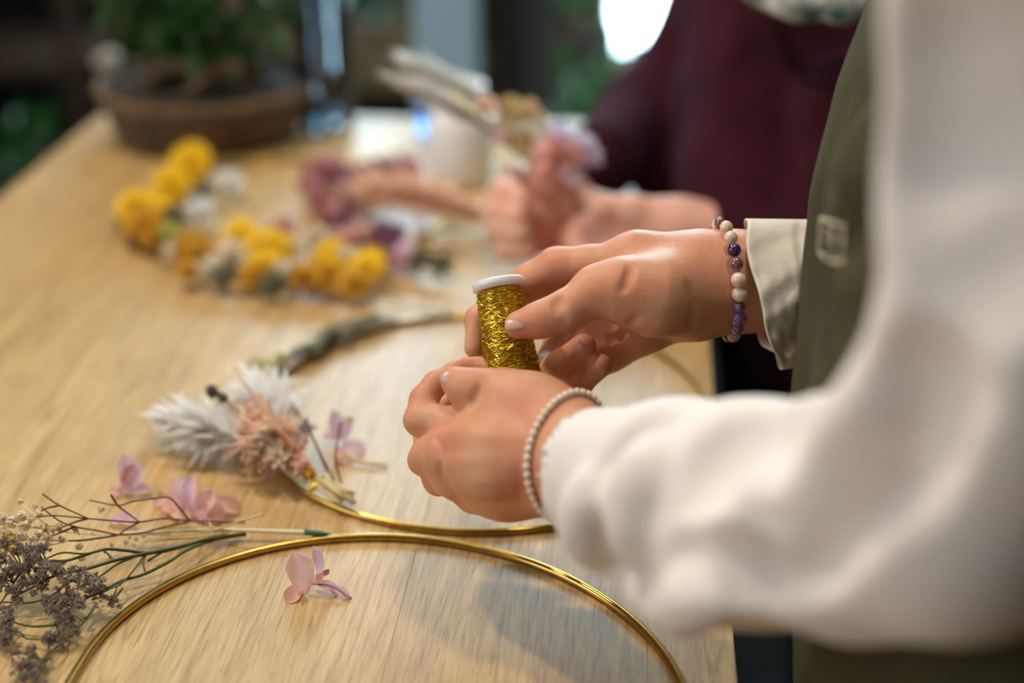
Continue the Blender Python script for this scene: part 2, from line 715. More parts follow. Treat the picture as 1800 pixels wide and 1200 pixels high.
# ================================================================= TABLE
YAW = math.atan(250 / (2500 * math.cos(PITCH) + 1200 * math.sin(PITCH)))
ux = np.array([math.sin(YAW), math.cos(YAW), 0])         # along the table
vx = np.array([math.cos(YAW), -math.sin(YAW), 0])        # across it
PR = T(1289, 1117)
vr = PR @ vx                                             # right edge
vl = T(95, 268) @ vx                                     # left edge
uf = T(190, 192) @ ux                                    # far edge
un = -.25
RZ = -YAW
table = empty('work_table', (*(vx * (vl + vr) / 2 + ux * (uf + un) / 2)[:2], 0), 'long pale oak work table covered with hoops and dried flowers', 'table')
seam = [T(233, 1140) @ vx, T(712, 1040) @ vx]
stp = seam[1] - seam[0]
ev = [vl] + [q for q in (seam[0] - 2 * stp, seam[0] - stp, seam[0], seam[1], seam[1] + stp) if vl + .02 < q < vr - .02] + [vr]
for a, b in zip(ev[:-1], ev[1:]):
    c = vx * (a + b) / 2 + ux * (uf + un) / 2
    c = np.array([c[0], c[1], TZ - .015])
    pm = mk('plank', *box(c, (b - a - .00005, uf - un, .03)), M['wood'], table, smooth=False, origin=c)
    pm.rotation_euler = (0, 0, RZ)
    bevel_obj(pm, .00025, 1)
mk('apron_rail', *box((*(vx * (vl + vr) / 2 + ux * (uf + un) / 2)[:2], TZ - .075), (vr - vl - .12, uf - un - .12, .09), RZ), mat('table_frame_black', (.03, .03, .03), .5, .6), table, smooth=False)
for a, b in ((vl + .06, uf - .06), (vr - .06, uf - .06), (vl + .06, un + .06), (vr - .06, un + .06)):
    c = vx * a + ux * b
    bevel_obj(mk('leg', *box((c[0], c[1], (TZ - .03) / 2), (.05, .05, TZ - .032), RZ), bpy.data.materials['table_frame_black'], table, smooth=False), .003)

# ================================================================= HOOPS
WR = .0026


def hoop(name, c, R, label, z=TZ, group=None, rfun=None, lift=None, wr=WR):
    n = 120
    P = []
    for i in range(n):
        th = 2 * PI * i / n
        r = rfun(th) if rfun else R
        P.append((c[0] + r * math.cos(th), c[1] + r * math.sin(th), z + wr + (lift(th) if lift else 0)))
    o = mk(name, *tube(P, wr, 10, closed=True), M['gold'])
    return tag(o, label, 'hoop', group)


_ang = np.radians([-180, -120, -60, 0, 10, 21, 31, 42, 52, 71, 88, 105, 121, 139, 155, 162, 170, 180])
_rad = np.array([.168, .172, .174, .1785, .1785, .1765, .1745, .173, .1722, .1712, .1732, .1757, .1785, .179, .1755, .172, .168, .168])


def r1fun(th):
    t = (th + PI) % (2 * PI) - PI
    s = 0
    for d in (-.12, -.06, 0, .06, .12):
        s += np.interp(((t + d) + PI) % (2 * PI) - PI, _ang, _rad)
    return s / 5


hoop('metal_hoop', (-.0813, .6092), .175, 'bare gold metal hoop at the near edge with a pink petal inside it', rfun=r1fun)

# ================================================================= FLOWER PARTS
M['petal_pink'] = mat('pink_petal', (.97, .70, .64), .55, color2=(.95, .56, .50), vscale=60, thin=.45, sss=.0)
M['petal_lilac'] = mat('lilac_petal', (.90, .70, .84), .55, color2=(.92, .60, .66), vscale=50, thin=.45)
M['yellow'] = mat('yellow_strawflower', (.98, .74, .02), .5, color2=(.95, .58, .01), vscale=80, thin=.2)
M['ochre'] = mat('ochre_strawflower', (.80, .46, .02), .6, color2=(.58, .28, .01), vscale=80, thin=.15)
M['cream'] = mat('cream_strawflower', (.92, .85, .68), .6, color2=(.86, .72, .56), vscale=60, thin=.25)
M['mauve'] = mat('mauve_flower', (.36, .17, .26), .7, color2=(.28, .10, .16), vscale=60, thin=.2)
M['rose'] = mat('rose_flower', (.66, .32, .33), .7, color2=(.5, .2, .22), vscale=60, thin=.2)
M['peach'] = mat('peach_flower', (.90, .54, .38), .7, color2=(.90, .68, .48), vscale=90, thin=.25)
M['straw'] = mat('straw_stem', (.80, .62, .28), .6, var=.25, vscale=60)
M['straw2'] = mat('pale_straw', (.86, .76, .50), .6, var=.15, vscale=60)
M['browntwig'] = mat('brown_twig', (.25, .12, .05), .7, var=.3, vscale=80)
M['green'] = mat('dried_green_stem', (.10, .115, .025), .6, var=.35, vscale=60)
M['tape'] = mat('green_florist_tape', (.04, .12, .06), .5, var=.2, vscale=200)
M['leaf'] = mat('dried_leaf', (.22, .22, .12), .7, var=.3, vscale=60, thin=.2)
M['statice'] = mat('grey_lilac_statice', (.55, .45, .38), .8, color2=(.22, .16, .11), vscale=260, thin=.2)
M['button'] = mat('cream_button_flower', (.86, .76, .54), .8, color2=(.66, .50, .28), vscale=260)
M['ybutton'] = mat('yellow_button_flower', (.80, .55, .12), .8, var=.2, vscale=200)
M['plume'] = mat('white_plume', (.93, .93, .93), .8, color2=(.88, .84, .76), vscale=60, thin=.3)
M['ygreen'] = mat('yellow_green_flower', (.66, .66, .16), .7, var=.2, vscale=60, thin=.2)
M['pod'] = mat('brown_seed_pod', (.09, .07, .04), .7, var=.3, vscale=100)


def petal(base, tip, wid, nrm, curl=.15, n=7, m=5, crinkle=.0, pinch=.25, blunt=1.0):
    """cupped petal surface from base to tip"""
    base = np.array(base, float)
    tip = np.array(tip, float)
    ax = tip - base
    L_ = np.linalg.norm(ax)
    nrm = np.array(nrm, float)
    s = np.cross(ax / L_, nrm)
    s /= np.linalg.norm(s) + 1e-9
    nn = np.cross(s, ax / L_)
    V = []
    for i in range(n):
        t = i / (n - 1)
        wdt = wid * (pinch + (1 - pinch) * math.sin(PI * min(t * .62 / 1.0 + .0, .5) / .5 * .5)) * (1 - max(0, (t - .72) / .28) ** 2 * .75 * blunt)
        for j in range(m):
            q = (j / (m - 1) - .5) * 2
            z = curl * L_ * (math.sin(PI * t) * .8) - curl * wid * (1 - q * q) * 1.3
            z += rnd.uniform(-1, 1) * crinkle * L_
            V.append(base + ax * t + s * (q * wdt / 2) + nn * z)
    Fc = [(i * m + j, i * m + j + 1, (i + 1) * m + j + 1, (i + 1) * m + j) for i in range(n - 1) for j in range(m - 1)]
    return np.array(V), Fc


def head_mesh(kind, m):
    """a dried flower head around the origin, facing +Z, unit radius"""
    mb = MB()
    if kind == 'straw':
        rings = [(16, 1.0, .10), (14, .85, .40), (12, .62, .72), (9, .38, .98)]
        for n, r, z in rings:
            for k in range(n):
                a = 2 * PI * (k + rnd.random() * .5) / n
                d = np.array([math.cos(a), math.sin(a), 0])
                b = d * r * .25 + np.array([0, 0, z * .3])
                t = d * r + np.array([0, 0, z * .6])
                mb.add(*petal(b, t, .42, (0, 0, 1), curl=-.18, n=4, m=3))
        mb.add(*ball((0, 0, .42), .3, 8, 5))
        mb.add(*ball((0, 0, 0), .35, 8, 5))
    elif kind == 'puff':
        for k in range(46):
            z = rnd.uniform(-.5, 1)
            a = rnd.uniform(0, 2 * PI)
            q = math.sqrt(max(0, 1 - z * z))
            d = np.array([q * math.cos(a), q * math.sin(a), z])
            mb.add(*petal(d * .2, d * rnd.uniform(.75, 1.05), .34, (.3, .2, 1), curl=.2, n=3, m=3))
        mb.add(*ball((0, 0, .1), .5, 8, 5))
    elif kind == 'spray':
        for k in range(30):
            z = rnd.uniform(-.2, 1)
            a = rnd.uniform(0, 2 * PI)
            q = math.sqrt(max(0, 1 - z * z))
            d = np.array([q * math.cos(a), q * math.sin(a), z]) * rnd.uniform(.5, 1.1)
            mb.add(*tube([(0, 0, 0), d * .5 + np.array([0, 0, .1]), d], .02, 3))
            mb.add(*ball(d, rnd.uniform(.10, .19), 5, 3, jit=.2))
    elif kind == 'button':
        mb.add(*ball((0, 0, 0), .8, 10, 8, (1, 1, .9), .08))
        for k in range(34):
            z = rnd.uniform(-.6, 1)
            a = rnd.uniform(0, 2 * PI)
            q = math.sqrt(max(0, 1 - z * z))
            d = np.array([q * math.cos(a), q * math.sin(a), z])
            mb.add(*ball(d * .74, rnd.uniform(.16, .26), 5, 3, jit=.2))
    V = np.concatenate(mb.v)
    me = bpy.data.meshes.new('flower_head')
    me.from_pydata(V.tolist(), [], mb.f)
    me.polygons.foreach_set('use_smooth', [True] * len(me.polygons))
    me.materials.append(m)
    return me


HEADS = {}


def head(parent, kind, mname, p, r, nrm=(0, 0, 1), name='flower_head', flat=1.0):
    key = (kind, mname, rnd.randrange(2))
    if key not in HEADS:
        HEADS[key] = head_mesh(kind, M[mname])
    o = bpy.data.objects.new(name, HEADS[key])
    COL.objects.link(o)
    o.parent = parent
    p = np.array(p, float)
    if p[2] < TZ + .2 and -.8 < p[0] < .2 and p[1] < 1.7:
        p[2] = max(p[2], TZ + r * .92)
    o.location = [float(v) for v in (p - (wloc(parent) if parent else 0))]
    q = Vector([float(v) for v in nrm]).to_track_quat('Z', 'Y')
    o.rotation_mode = 'QUATERNION'
    from mathutils import Quaternion
    o.rotation_quaternion = q @ Quaternion((0, 0, 1), rnd.uniform(0, 6.28))
    o.scale = (r, r, r * flat)
    return o


# ================================================================= FAR WREATH WITH YELLOW STRAWFLOWERS
c = T(500, 376)
wy = empty('yellow_wreath', (c[0], c[1], TZ), 'gold hoop wreath of yellow, ochre and cream strawflowers lying at the far left', 'wreath')
RW = .165
P = [(c[0] + RW * math.cos(t), c[1] + RW * math.sin(t), TZ + .004) for t in np.arange(100) * 2 * PI / 100]
mk('hoop', *tube(P, WR, 8, closed=True), M['gold'], wy)
yl = [  # px, py, radius px, kind, colour
    (335, 288, 30, 'straw', 'yellow'), (298, 318, 25, 'straw', 'yellow'), (322, 335, 22, 'puff', 'yellow'),
    (240, 362, 30, 'straw', 'yellow'), (252, 392, 30, 'straw', 'ochre'), (274, 366, 22, 'straw', 'yellow'),
    (272, 408, 24, 'puff', 'ochre'), (302, 382, 24, 'puff', 'leaf'), (300, 410, 22, 'puff', 'ygreen'),
    (310, 440, 24, 'puff', 'cream'), (340, 440, 32, 'straw', 'ochre'), (330, 470, 20, 'straw', 'ochre'),
    (372, 470, 24, 'puff', 'cream'), (372, 405, 24, 'puff', 'cream'), (350, 370, 26, 'puff', 'plume'),
    (355, 345, 24, 'puff', 'leaf'), (400, 320, 24, 'puff', 'plume'),
    (420, 415, 30, 'straw', 'yellow'), (402, 440, 26, 'puff', 'cream'), (440, 450, 24, 'puff', 'cream'),
    (472, 440, 38, 'straw', 'yellow'), (462, 465, 32, 'straw', 'yellow'), (445, 478, 24, 'straw', 'ochre'),
    (510, 435, 26, 'puff', 'cream'), (505, 475, 26, 'puff', 'cream'), (500, 405, 24, 'puff', 'rose'),
    (540, 480, 30, 'puff', 'ochre'), (570, 485, 30, 'puff', 'ochre'), (580, 442, 26, 'straw', 'yellow'),
    (585, 462, 20, 'straw', 'yellow'), (610, 450, 24, 'puff', 'cream'), (560, 410, 20, 'puff', 'cream'),
    (640, 470, 32, 'straw', 'yellow'), (625, 492, 28, 'straw', 'ochre'), (655, 452, 22, 'straw', 'yellow'),
    (395, 480, 22, 'puff', 'leaf'), (480, 492, 24, 'puff', 'leaf')]
for a, b, r, kd, mm in yl:
    d0 = 1.40 + (420 - b) * .0022
    p = T(a, b + r * .25, .018)
    head(wy, kd, mm, p, r * 1.3 * d0 / F, (rnd.uniform(-.5, .3), rnd.uniform(-1.0, -.2), 1))
mb = MB()
for k in range(40):
    th = rnd.uniform(PI * .62, PI * 1.75)
    b = np.array([c[0] + RW * math.cos(th), c[1] + RW * math.sin(th), TZ + .006])
    d = np.array([math.cos(th + 1.4), math.sin(th + 1.4), rnd.uniform(.1, .6)]) * rnd.uniform(.02, .035)
    mb.add(*petal(b, b + d, .008, (0, 0, 1), .1, 4, 3))
mb.build('foliage', M['leaf'], wy)

# rose-mauve wreath further right
c2 = T(812, 352)
wp = empty('rose_wreath', (c2[0], c2[1], TZ), 'hoop wreath of dusky rose and mauve dried flowers lying beyond the yellow one', 'wreath')
P = [(c2[0] + .155 * math.cos(t), c2[1] + .155 * math.sin(t), TZ + .0088) for t in np.arange(100) * 2 * PI / 100]
mk('hoop', *tube(P, WR, 8, closed=True), M['gold'], wp)
for a, b, r, kd, mm in [(548, 318, 28, 'puff', 'rose'), (580, 305, 32, 'puff', 'rose'), (575, 285, 20, 'puff', 'petal_lilac'), (560, 340, 24, 'puff', 'rose'),
                        (610, 320, 28, 'puff', 'mauve'), (640, 308, 26, 'puff', 'rose'), (665, 300, 24, 'puff', 'mauve'), (700, 295, 24, 'puff', 'rose'),
                        (725, 292, 20, 'puff', 'rose'), (620, 350, 22, 'puff', 'mauve'), (585, 378, 26, 'puff', 'rose'), (605, 395, 24, 'puff', 'mauve'),
                        (600, 415, 20, 'puff', 'petal_pink'), (630, 410, 22, 'puff', 'petal_pink'), (685, 428, 30, 'puff', 'mauve'), (668, 420, 22, 'puff', 'mauve'),
                        (705, 445, 22, 'puff', 'petal_lilac'), (740, 455, 18, 'puff', 'leaf'), (778, 462, 18, 'puff', 'leaf'), (560, 300, 22, 'puff', 'petal_pink')]:
    head(wp, kd, mm, T(a, b + r * .25, .016), r * 2.0 / F, (rnd.uniform(-.5, .5), -.7, 1))

# peach plume lying inside it
o = empty('peach_plume', T(750, 365), 'soft peach dried grass plume lying beside the far pair of hands', 'dried grass')
mb = MB()
A = [T(625, 345, .02), T(700, 342, .03), T(790, 362, .03), T(872, 395, .02)]
S = spline(A, 10)
mb.tube(S, .002, 6)
mb.build('stem', M['peach'], o)
mb = MB()
for k in range(700):
    i = rnd.randrange(1, len(S) - 2)
    t = i / len(S)
    b = S[i]
    d = (S[i - 1] - S[i])
    d /= np.linalg.norm(d)
    q = d * rnd.uniform(.012, .025) + np.array([rnd.uniform(-1, 1), rnd.uniform(-1, 1), rnd.uniform(-.8, 1)]) * .026 * math.sin(PI * (.15 + t * .8))
    mb.add(*petal(b, b + q, .005, (0, 0, 1), .1, 3, 3))
tag(mb.build('plume', M['peach'], o), kind='stuff')

# ================================================================= MIDDLE HOOP AND ITS DRIED ARRANGEMENT
cc = (-.0206, .9599)
R2 = .1713
hp = empty('decorated_hoop', (cc[0], cc[1], TZ), 'gold hoop with peach dried flowers and a white plume tied on, under the near hand', 'hoop')
P = [(cc[0] + R2 * math.cos(t), cc[1] + R2 * math.sin(t), TZ + WR) for t in np.arange(120) * 2 * PI / 120]
mk('hoop', *tube(P, WR, 10, closed=True), M['gold'], hp)


def feathery(parent, name, pts, m, wid, length, n, pw=.003, kind='stuff', stemr=.0008):
    S = spline(pts, 10)
    mb = MB()
    mb.tube(S, stemr, 5)
    for k in range(n):
        i = rnd.randrange(1, len(S) - 1)
        t = i / len(S)
        d = (S[i - 1] - S[i])
        d /= np.linalg.norm(d) + 1e-9
        j = np.array([rnd.gauss(0, 1), rnd.gauss(0, 1), rnd.gauss(0, 1)]) * wid * (.25 + .75 * math.sin(PI * min(1, t * 1.1)))
        b = S[i]
        mb.add(*petal(b, b + d * length * rnd.uniform(.4, 1) + j, pw, (.1, .1, 1), .1, 3, 3))
    for q in mb.v:
        q[:, 2] = np.maximum(q[:, 2], TZ + .0004)
    o = mb.build(name, m, parent)
    if kind: tag(o, kind=kind)
    return o


feathery(hp, 'white_plume', [T(298, 738, .02), T(350, 752, .022), T(400, 770, .022), T(450, 800, .015)], M['plume'], .011, .026, 520, .006)
feathery(hp, 'white_plume', [T(430, 690, .02), T(470, 700, .03), T(500, 735, .03), T(520, 790, .02)], M['plume'], .013, .024, 360, .006)
feathery(hp, 'grass_tuft', [T(440, 740, .02), T(490, 775, .03), T(540, 820, .02)], M['peach'], .013, .02, 260, .005)
for a, b, h_, r, kd, mm in [(440, 745, .03, 22, 'spray', 'peach'), (470, 765, .035, 26, 'puff', 'cream'), (455, 790, .025, 24, 'spray', 'cream'),
                            (500, 762, .035, 20, 'puff', 'peach'), (470, 745, .035, 16, 'puff', 'peach'), (520, 780, .03, 18, 'spray', 'peach'), (450, 810, .02, 22, 'spray', 'peach'),
                            (490, 805, .025, 24, 'puff', 'cream'), (530, 818, .022, 20, 'puff', 'peach'), (545, 835, .018, 12, 'puff', 'ochre'),
                            (505, 735, .03, 20, 'spray', 'straw'), (480, 825, .018, 16, 'spray', 'rose'), (535, 760, .025, 18, 'spray', 'mauve'), (435, 730, .03, 11, 'puff', 'ochre')]:
    head(hp, kd, mm, T(a, b, h_), r * 1.25 / F, (rnd.uniform(-.6, .2), -.5, 1))
# seed pods on thin stems
mb = MB()
for pts in ([(372, 690), (400, 715), (450, 760), (520, 820)], [(395, 700), (430, 735), (500, 800)], [(455, 690), (480, 730), (530, 810)], [(480, 640), (470, 690), (500, 780)],
            [(540, 745), (565, 800), (590, 850)], [(500, 690), (545, 760), (575, 830)], [(600, 740), (590, 800), (600, 850)]):
    S = spline([T(x, y, .045 - .035 * i / (len(pts) - 1)) for i, (x, y) in enumerate(pts)], 6)
    mb.tube(S, .0007, 5)
mb.build('stem', M['browntwig'], hp)
for a, b, r in ((372, 688, 12), (393, 700, 9), (386, 694, 6)):
    mk('seed_pod', *ball(T(a, b, .045), r * .98 / F, 10, 8, (1, 1, 1.15), .08), M['pod'], hp)
for a, b, h_, r, kd, mm in [(450, 655, .03, 22, 'spray', 'straw'), (470, 645, .035, 18, 'puff', 'ygreen'), (490, 635, .035, 18, 'spray', 'ygreen'), (445, 640, .025, 16, 'spray', 'straw'),
                            (470, 670, .03, 12, 'puff', 'ochre'), (448, 690, .02, 14, 'puff', 'plume')]:
    head(hp, kd, mm, T(a, b, h_), r * 1.05 / F, (rnd.uniform(-.6, .2), -.5, 1))
# foliage bound along the far arc
mb = MB()
for k in range(120):
    th = math.radians(rnd.triangular(96, 170, 146))
    b = np.array([cc[0] + R2 * math.cos(th), cc[1] + R2 * math.sin(th), TZ + .004]) + np.array([rnd.uniform(-1, 1), rnd.uniform(-1, 1), rnd.uniform(0, 1.6)]) * .006
    d = np.array([math.cos(th + 1.5), math.sin(th + 1.5), 0]) * rnd.uniform(.012, .026) + np.array([rnd.uniform(-1, 1), rnd.uniform(-1, 1), rnd.uniform(-.2, .8)]) * .006
    mb.add(*petal(b, b + d, .005, (0, 0, 1), .1, 4, 3))
mb.build('foliage', M['leaf'], hp)
# cut straw ends tied on the near side
mb = MB()
for k in range(16):
    e = rnd.uniform(-1, 1)
    a = T(505 + e * 6, 818 + rnd.uniform(-6, 6), .012 + rnd.uniform(0, .006))
    b = T(612 + rnd.uniform(-16, 14), 876 + rnd.uniform(-9, 12), .008 + rnd.uniform(0, .006))
    mb.tube(spline([a, (a + b) / 2 + np.array([0, 0, .002]), b], 4), .0011, 5)
mb.build('straw_ends', M['straw'], hp)
mb = MB()
for k in range(5):
    a = T(545 + k * 2, 842, .006)
    mb.tube([T(538 + k * 3, 868 - k, .012), T(560 + k * 3, 838 - k, .018)], .0006, 4)
mb.build('binding_wire', M['goldwire'], hp)


# ================================================================= LOOSE PINK PETALS
def loose(name, loc, petals, mname, label, stems=()):
    r = empty(name, (*loc[:2], TZ), label, 'petals')
    for (b, t, wpx, nrm, mm) in petals:
        mb = MB()
        mb.add(*petal(b, t, wpx, nrm, .22, 10, 8, .022, .35, .9))
        for q in mb.v:
            q[:, 2] = np.maximum(q[:, 2], TZ + .0003)
        mb.build('petal', M[mm or mname], r)
    for s in stems:
        mk('stem', *tube(spline(s, 6), .0006, 5), M['rose'], r)
    return r


k = .9 / F
c0 = T(548, 1026, .004)
loose('pink_petal_cluster', T(545, 1040), [
    (T(534, 1046, .002), T(520, 972, .027), 50 * k, (.5, -1, .25), None), (T(530, 1028, .003), T(506, 1058, .001), 30 * k, (0, -.6, 1), None),
    (T(520, 1010, .010), T(508, 992, .018), 22 * k, (.5, -1, .2), 'petal_lilac'),
    (T(562, 1012, .006), T(553, 962, .026), 20 * k, (.6, -1, .2), 'petal_lilac'), (c0, T(566, 1008, .012), 16 * k, (0, -1, .4), None),
    (T(556, 1022, .006), T(592, 1042, .002), 24 * k, (0, -.3, 1), 'petal_lilac'), (T(580, 1032, .004), T(614, 1050, .001), 18 * k, (0, -.2, 1), 'petal_lilac'),
    (T(566, 1010, .008), T(578, 1002, .012), 11 * k, (0, -1, .3), 'rose')], 'petal_pink', 'pink crinkled hydrangea petals lying inside the bare near hoop',
    stems=([c0, T(585, 1030, .005), T(618, 1052, .001)],))
loose('pink_petal_cluster', T(235, 865), [
    (T(215, 862, .004), T(222, 800, .028), 40 * k, (.8, -1, .2), 'petal_lilac'), (T(222, 862, .004), T(240, 815, .022), 42 * k, (.2, -1, .3), 'petal_lilac'),
    (T(215, 862, .004), T(192, 866, .004), 22 * k, (0, -.6, 1), None), (T(222, 866, .002), T(262, 858, .006), 26 * k, (0, -.4, 1), 'petal_lilac'),
    (T(214, 850, .01), T(228, 822, .02), 22 * k, (.3, -1, .2), None)], 'petal_pink', 'upright lilac-pink petal standing left behind the brown twigs')
loose('pink_petal_cluster', T(345, 890), [
    (T(330, 900, .004), T(308, 838, .024), 32 * k, (.4, -1, .2), 'petal_lilac'), (T(335, 900, .006), T(338, 836, .028), 30 * k, (-.3, -1, .2), 'petal_lilac'),
    (T(320, 905, .002), T(288, 880, .008), 34 * k, (0, -.7, 1), None), (T(350, 912, .003), T(372, 862, .02), 40 * k, (-.4, -1, .3), None),
    (T(345, 880, .012), T(392, 912, .004), 40 * k, (0, -.7, .8), None), (T(360, 880, .01), T(425, 896, .002), 34 * k, (0, -.5, 1), None),
    (T(300, 870, .006), T(270, 888, .002), 26 * k, (0, -.5, 1), None), (T(350, 870, .014), T(364, 918, .004), 24 * k, (-.5, -1, .3), 'petal_lilac'),
    (T(312, 880, .006), T(345, 905, .004), 34 * k, (0, -.7, .8), 'petal_pink'), (T(295, 895, .003), T(330, 915, .002), 28 * k, (0, -.3, 1), 'peach')],
    'petal_pink', 'largest heap of pink hydrangea petals, between the twigs and the decorated hoop')
head(bpy.data.objects['pink_petal_cluster.002'], 'puff', 'ygreen', T(282, 868, .006), 8 * k, (0, -.5, 1), 'flower_centre')
loose('pink_petal_cluster', T(210, 915), [(T(190, 918, .002), T(240, 914, .006), 24 * k, (0, -.4, 1), None), (T(205, 912, .002), T(222, 906, .008), 18 * k, (0, -.8, 1), None)],
      'petal_lilac', 'small flat lilac petal lying under the brown twigs')
loose('pink_petal_cluster', T(600, 770), [
    (T(592, 775, .004), T(588, 722, .028), 30 * k, (.3, -1, .2), None), (T(598, 775, .004), T(612, 738, .02), 34 * k, (-.3, -1, .2), None),
    (T(596, 772, .004), T(570, 765, .008), 24 * k, (0, -.5, 1), None), (T(600, 780, .003), T(640, 792, .003), 30 * k, (0, -.4, 1), None),
    (T(590, 790, .003), T(608, 812, .003), 30 * k, (0, -.4, 1), 'petal_pink')], 'petal_lilac', 'lilac flower with a yellow-green centre lying inside the decorated hoop')
head(bpy.data.objects['pink_petal_cluster.004'], 'puff', 'ygreen', T(616, 738, .022), 9 * k, (0, -.5, 1), 'flower_centre')
mk('stem', *tube(spline([T(600, 800, .004), T(640, 812, .003), T(680, 817, .002)], 6), .0012, 6), M['straw'], bpy.data.objects['pink_petal_cluster.004'])


# ================================================================= DRIED SPRIGS, NEAR LEFT
def stemset(parent, lines, m, r0, name='stem', sub=6):
    for ln in lines:
        pts = [T(x, y, h_) for x, y, h_ in ln]
        S = spline(pts, sub)
        R = np.linspace(r0, r0 * .6, len(S))
        mk(name, *tube(S, R, 6), m, parent)


# statice with green stems
st = empty('statice_sprig', T(180, 1010), 'dried sprig of grey-lilac statice on branching dark green stems', 'dried flowers')
G = .022
stemset(st, [
    [(432, 939, .004), (370, 946, .008), (330, 957, .012), (290, 968, .016), (255, 971, .018), (220, 967, .022), (185, 965, .025), (150, 975, .026), (115, 985, .026), (70, 985, .024)],
    [(420, 940, .003), (370, 950, .006), (325, 968, .012), (300, 985, .014), (255, 1008, .016), (215, 1020, .016), (185, 1034, .018), (150, 1040, .018)],
    [(330, 957, .012), (290, 966, .017), (240, 976, .02), (200, 985, .022), (150, 1000, .022), (100, 1010, .02), (60, 1030, .018), (20, 1050, .016)],
], M['green'], .0013)
stemset(st, [
    [(256, 972, .018), (240, 995, .018), (215, 1024, .018), (190, 1036, .02)],
    [(256, 974, .018), (252, 990, .017), (257, 1010, .014)],
    [(300, 985, .014), (275, 995, .012)], [(260, 985, .016), (290, 968, .016)],
    [(240, 976, .02), (205, 992, .02), (165, 1018, .02), (120, 1022, .02)],
    [(185, 965, .025), (150, 973, .028), (110, 971, .03), (80, 982, .028)],
    [(115, 985, .026), (85, 1000, .022), (50, 995, .02)],
    [(170, 1060, .012), (150, 1090, .010), (135, 1105, .008)], [(215, 1034, .014), (200, 1055, .012), (205, 1058, .012)],
    [(150, 1000, .022), (120, 1022, .016), (100, 1040, .014), (60, 1058, .010), (0, 1058, .008)],
    [(100, 1098, .006), (50, 1100, .006), (0, 1084, .006)], [(115, 1125, .006), (80, 1124, .006), (45, 1122, .005)],
    [(86, 1128, .006), (84, 1148, .005), (72, 1160, .004)], [(125, 1070, .012), (105, 1092, .008), (100, 1105, .006)],
    [(130, 1060, .014), (120, 1080, .010), (112, 1100, .008), (112, 1130, .006)], [(190, 1036, .018), (150, 1052, .014), (125, 1066, .012)],
    [(40, 1000, .018), (20, 1030, .014), (0, 1062, .01)], [(200, 985, .022), (182, 965, .02), (184, 972, .02)]], M['green'], .0008)


gpts = [wloc(o_) + np.array(v.co) for o_ in st.children if o_.name.startswith('stem') for v in list(o_.data.vertices)[::7]]


def floret_mesh():
    """a clump of small papery funnels, unit radius"""
    mb = MB()
    for q in range(11):
        z = rnd.uniform(-.5, 1)
        a = rnd.uniform(0, 2 * PI)
        s = math.sqrt(max(0, 1 - z * z))
        d = np.array([s * math.cos(a), s * math.sin(a), z])
        base = d * rnd.uniform(.15, .45)
        side = np.cross(d, (0, 0, 1.0) if abs(z) < .9 else (1.0, 0, 0))
        side /= np.linalg.norm(side)
        up2 = np.cross(side, d)
        for w5 in range(5):
            aa = 2 * PI * w5 / 5
            t = base + d * .42 + (side * math.cos(aa) + up2 * math.sin(aa)) * .30
            mb.add(*petal(base, t, .26, d, .1, 3, 3, .03))
        mb.add(*tube([(0, 0, 0), base * .5, base], .05, 4))
    return mb


FL = {}


def floret(parent, p, r, mname, name='flower_cluster'):
    key = (mname, rnd.randrange(3))
    if key not in FL:
        mb = floret_mesh()
        me = bpy.data.meshes.new(name)
        me.from_pydata(np.concatenate(mb.v).tolist(), [], mb.f)
        me.materials.append(M[mname])
        FL[key] = me
    o = bpy.data.objects.new(name, FL[key])
    COL.objects.link(o)
    o.parent = parent
    o.location = [float(v) for v in (np.asarray(p) - wloc(parent))]
    o.rotation_euler = (rnd.uniform(-.8, .8), rnd.uniform(-.8, .8), rnd.uniform(0, 6.28))
    o.scale = (r, r, r)
    return o


for a, b, h_, r in [(60, 976, .028, 18), (45, 1000, .022, 18), (100, 1000, .024, 16), (75, 1012, .02, 16), (28, 965, .028, 18), (8, 985, .026, 20), (12, 1010, .02, 18),
                    (122, 1020, .022, 14), (112, 1030, .02, 13), (80, 992, .026, 16), (72, 968, .03, 16), (148, 1026, .022, 13), (168, 1022, .022, 13), (176, 1034, .02, 12), (150, 1012, .024, 12), (162, 1040, .018, 11),
                    (198, 1058, .012, 12), (182, 1052, .014, 11), (128, 1050, .016, 17), (105, 1056, .014, 17), (88, 1062, .013, 15), (140, 1062, .014, 12), (95, 1075, .012, 13), (112, 1090, .010, 14), (120, 1085, .010, 12),
                    (62, 1018, .018, 14), (66, 1035, .016, 13), (22, 1040, .014, 15), (26, 1055, .012, 12), (5, 1030, .016, 14), (132, 1112, .008, 12), (125, 1104, .008, 11),
                    (92, 1118, .008, 14), (108, 1126, .006, 13), (40, 1165, .006, 13), (52, 1145, .007, 12), (60, 1185, .005, 13), (72, 1170, .005, 12), (38, 1172, .005, 12), (8, 1100, .008, 20), (4, 1122, .007, 18), (20, 1112, .007, 14),
                    (40, 1190, .005, 12), (68, 1192, .005, 12), (30, 1150, .006, 11), (14, 1072, .01, 12), (126, 1002, .022, 11), (40, 1024, .016, 12), (52, 985, .024, 14), (5, 960, .028, 16)]:
    floret(st, T(a, b, h_), r * .92 / F, 'statice')
    pc = T(a, b, h_)
    q = min(gpts, key=lambda g: np.linalg.norm(g - pc) + (0 if g[0] > pc[0] + .003 else .02))
    mk('twig', *tube(spline([q, (q + pc) / 2 + np.array([0, 0, .003]), pc], 4), .00045, 4), M['green'], st)
    for k2 in range(2):
        floret(st, T(a + rnd.uniform(-17, 17), b + rnd.uniform(-13, 13), h_ * rnd.uniform(.7, 1.2)), r * .6 / F, 'statice')
    floret(st, T(a + rnd.uniform(-13, 13), b + rnd.uniform(-10, 10), h_ * rnd.uniform(.8, 1.2)), r * .85 / F, 'statice')

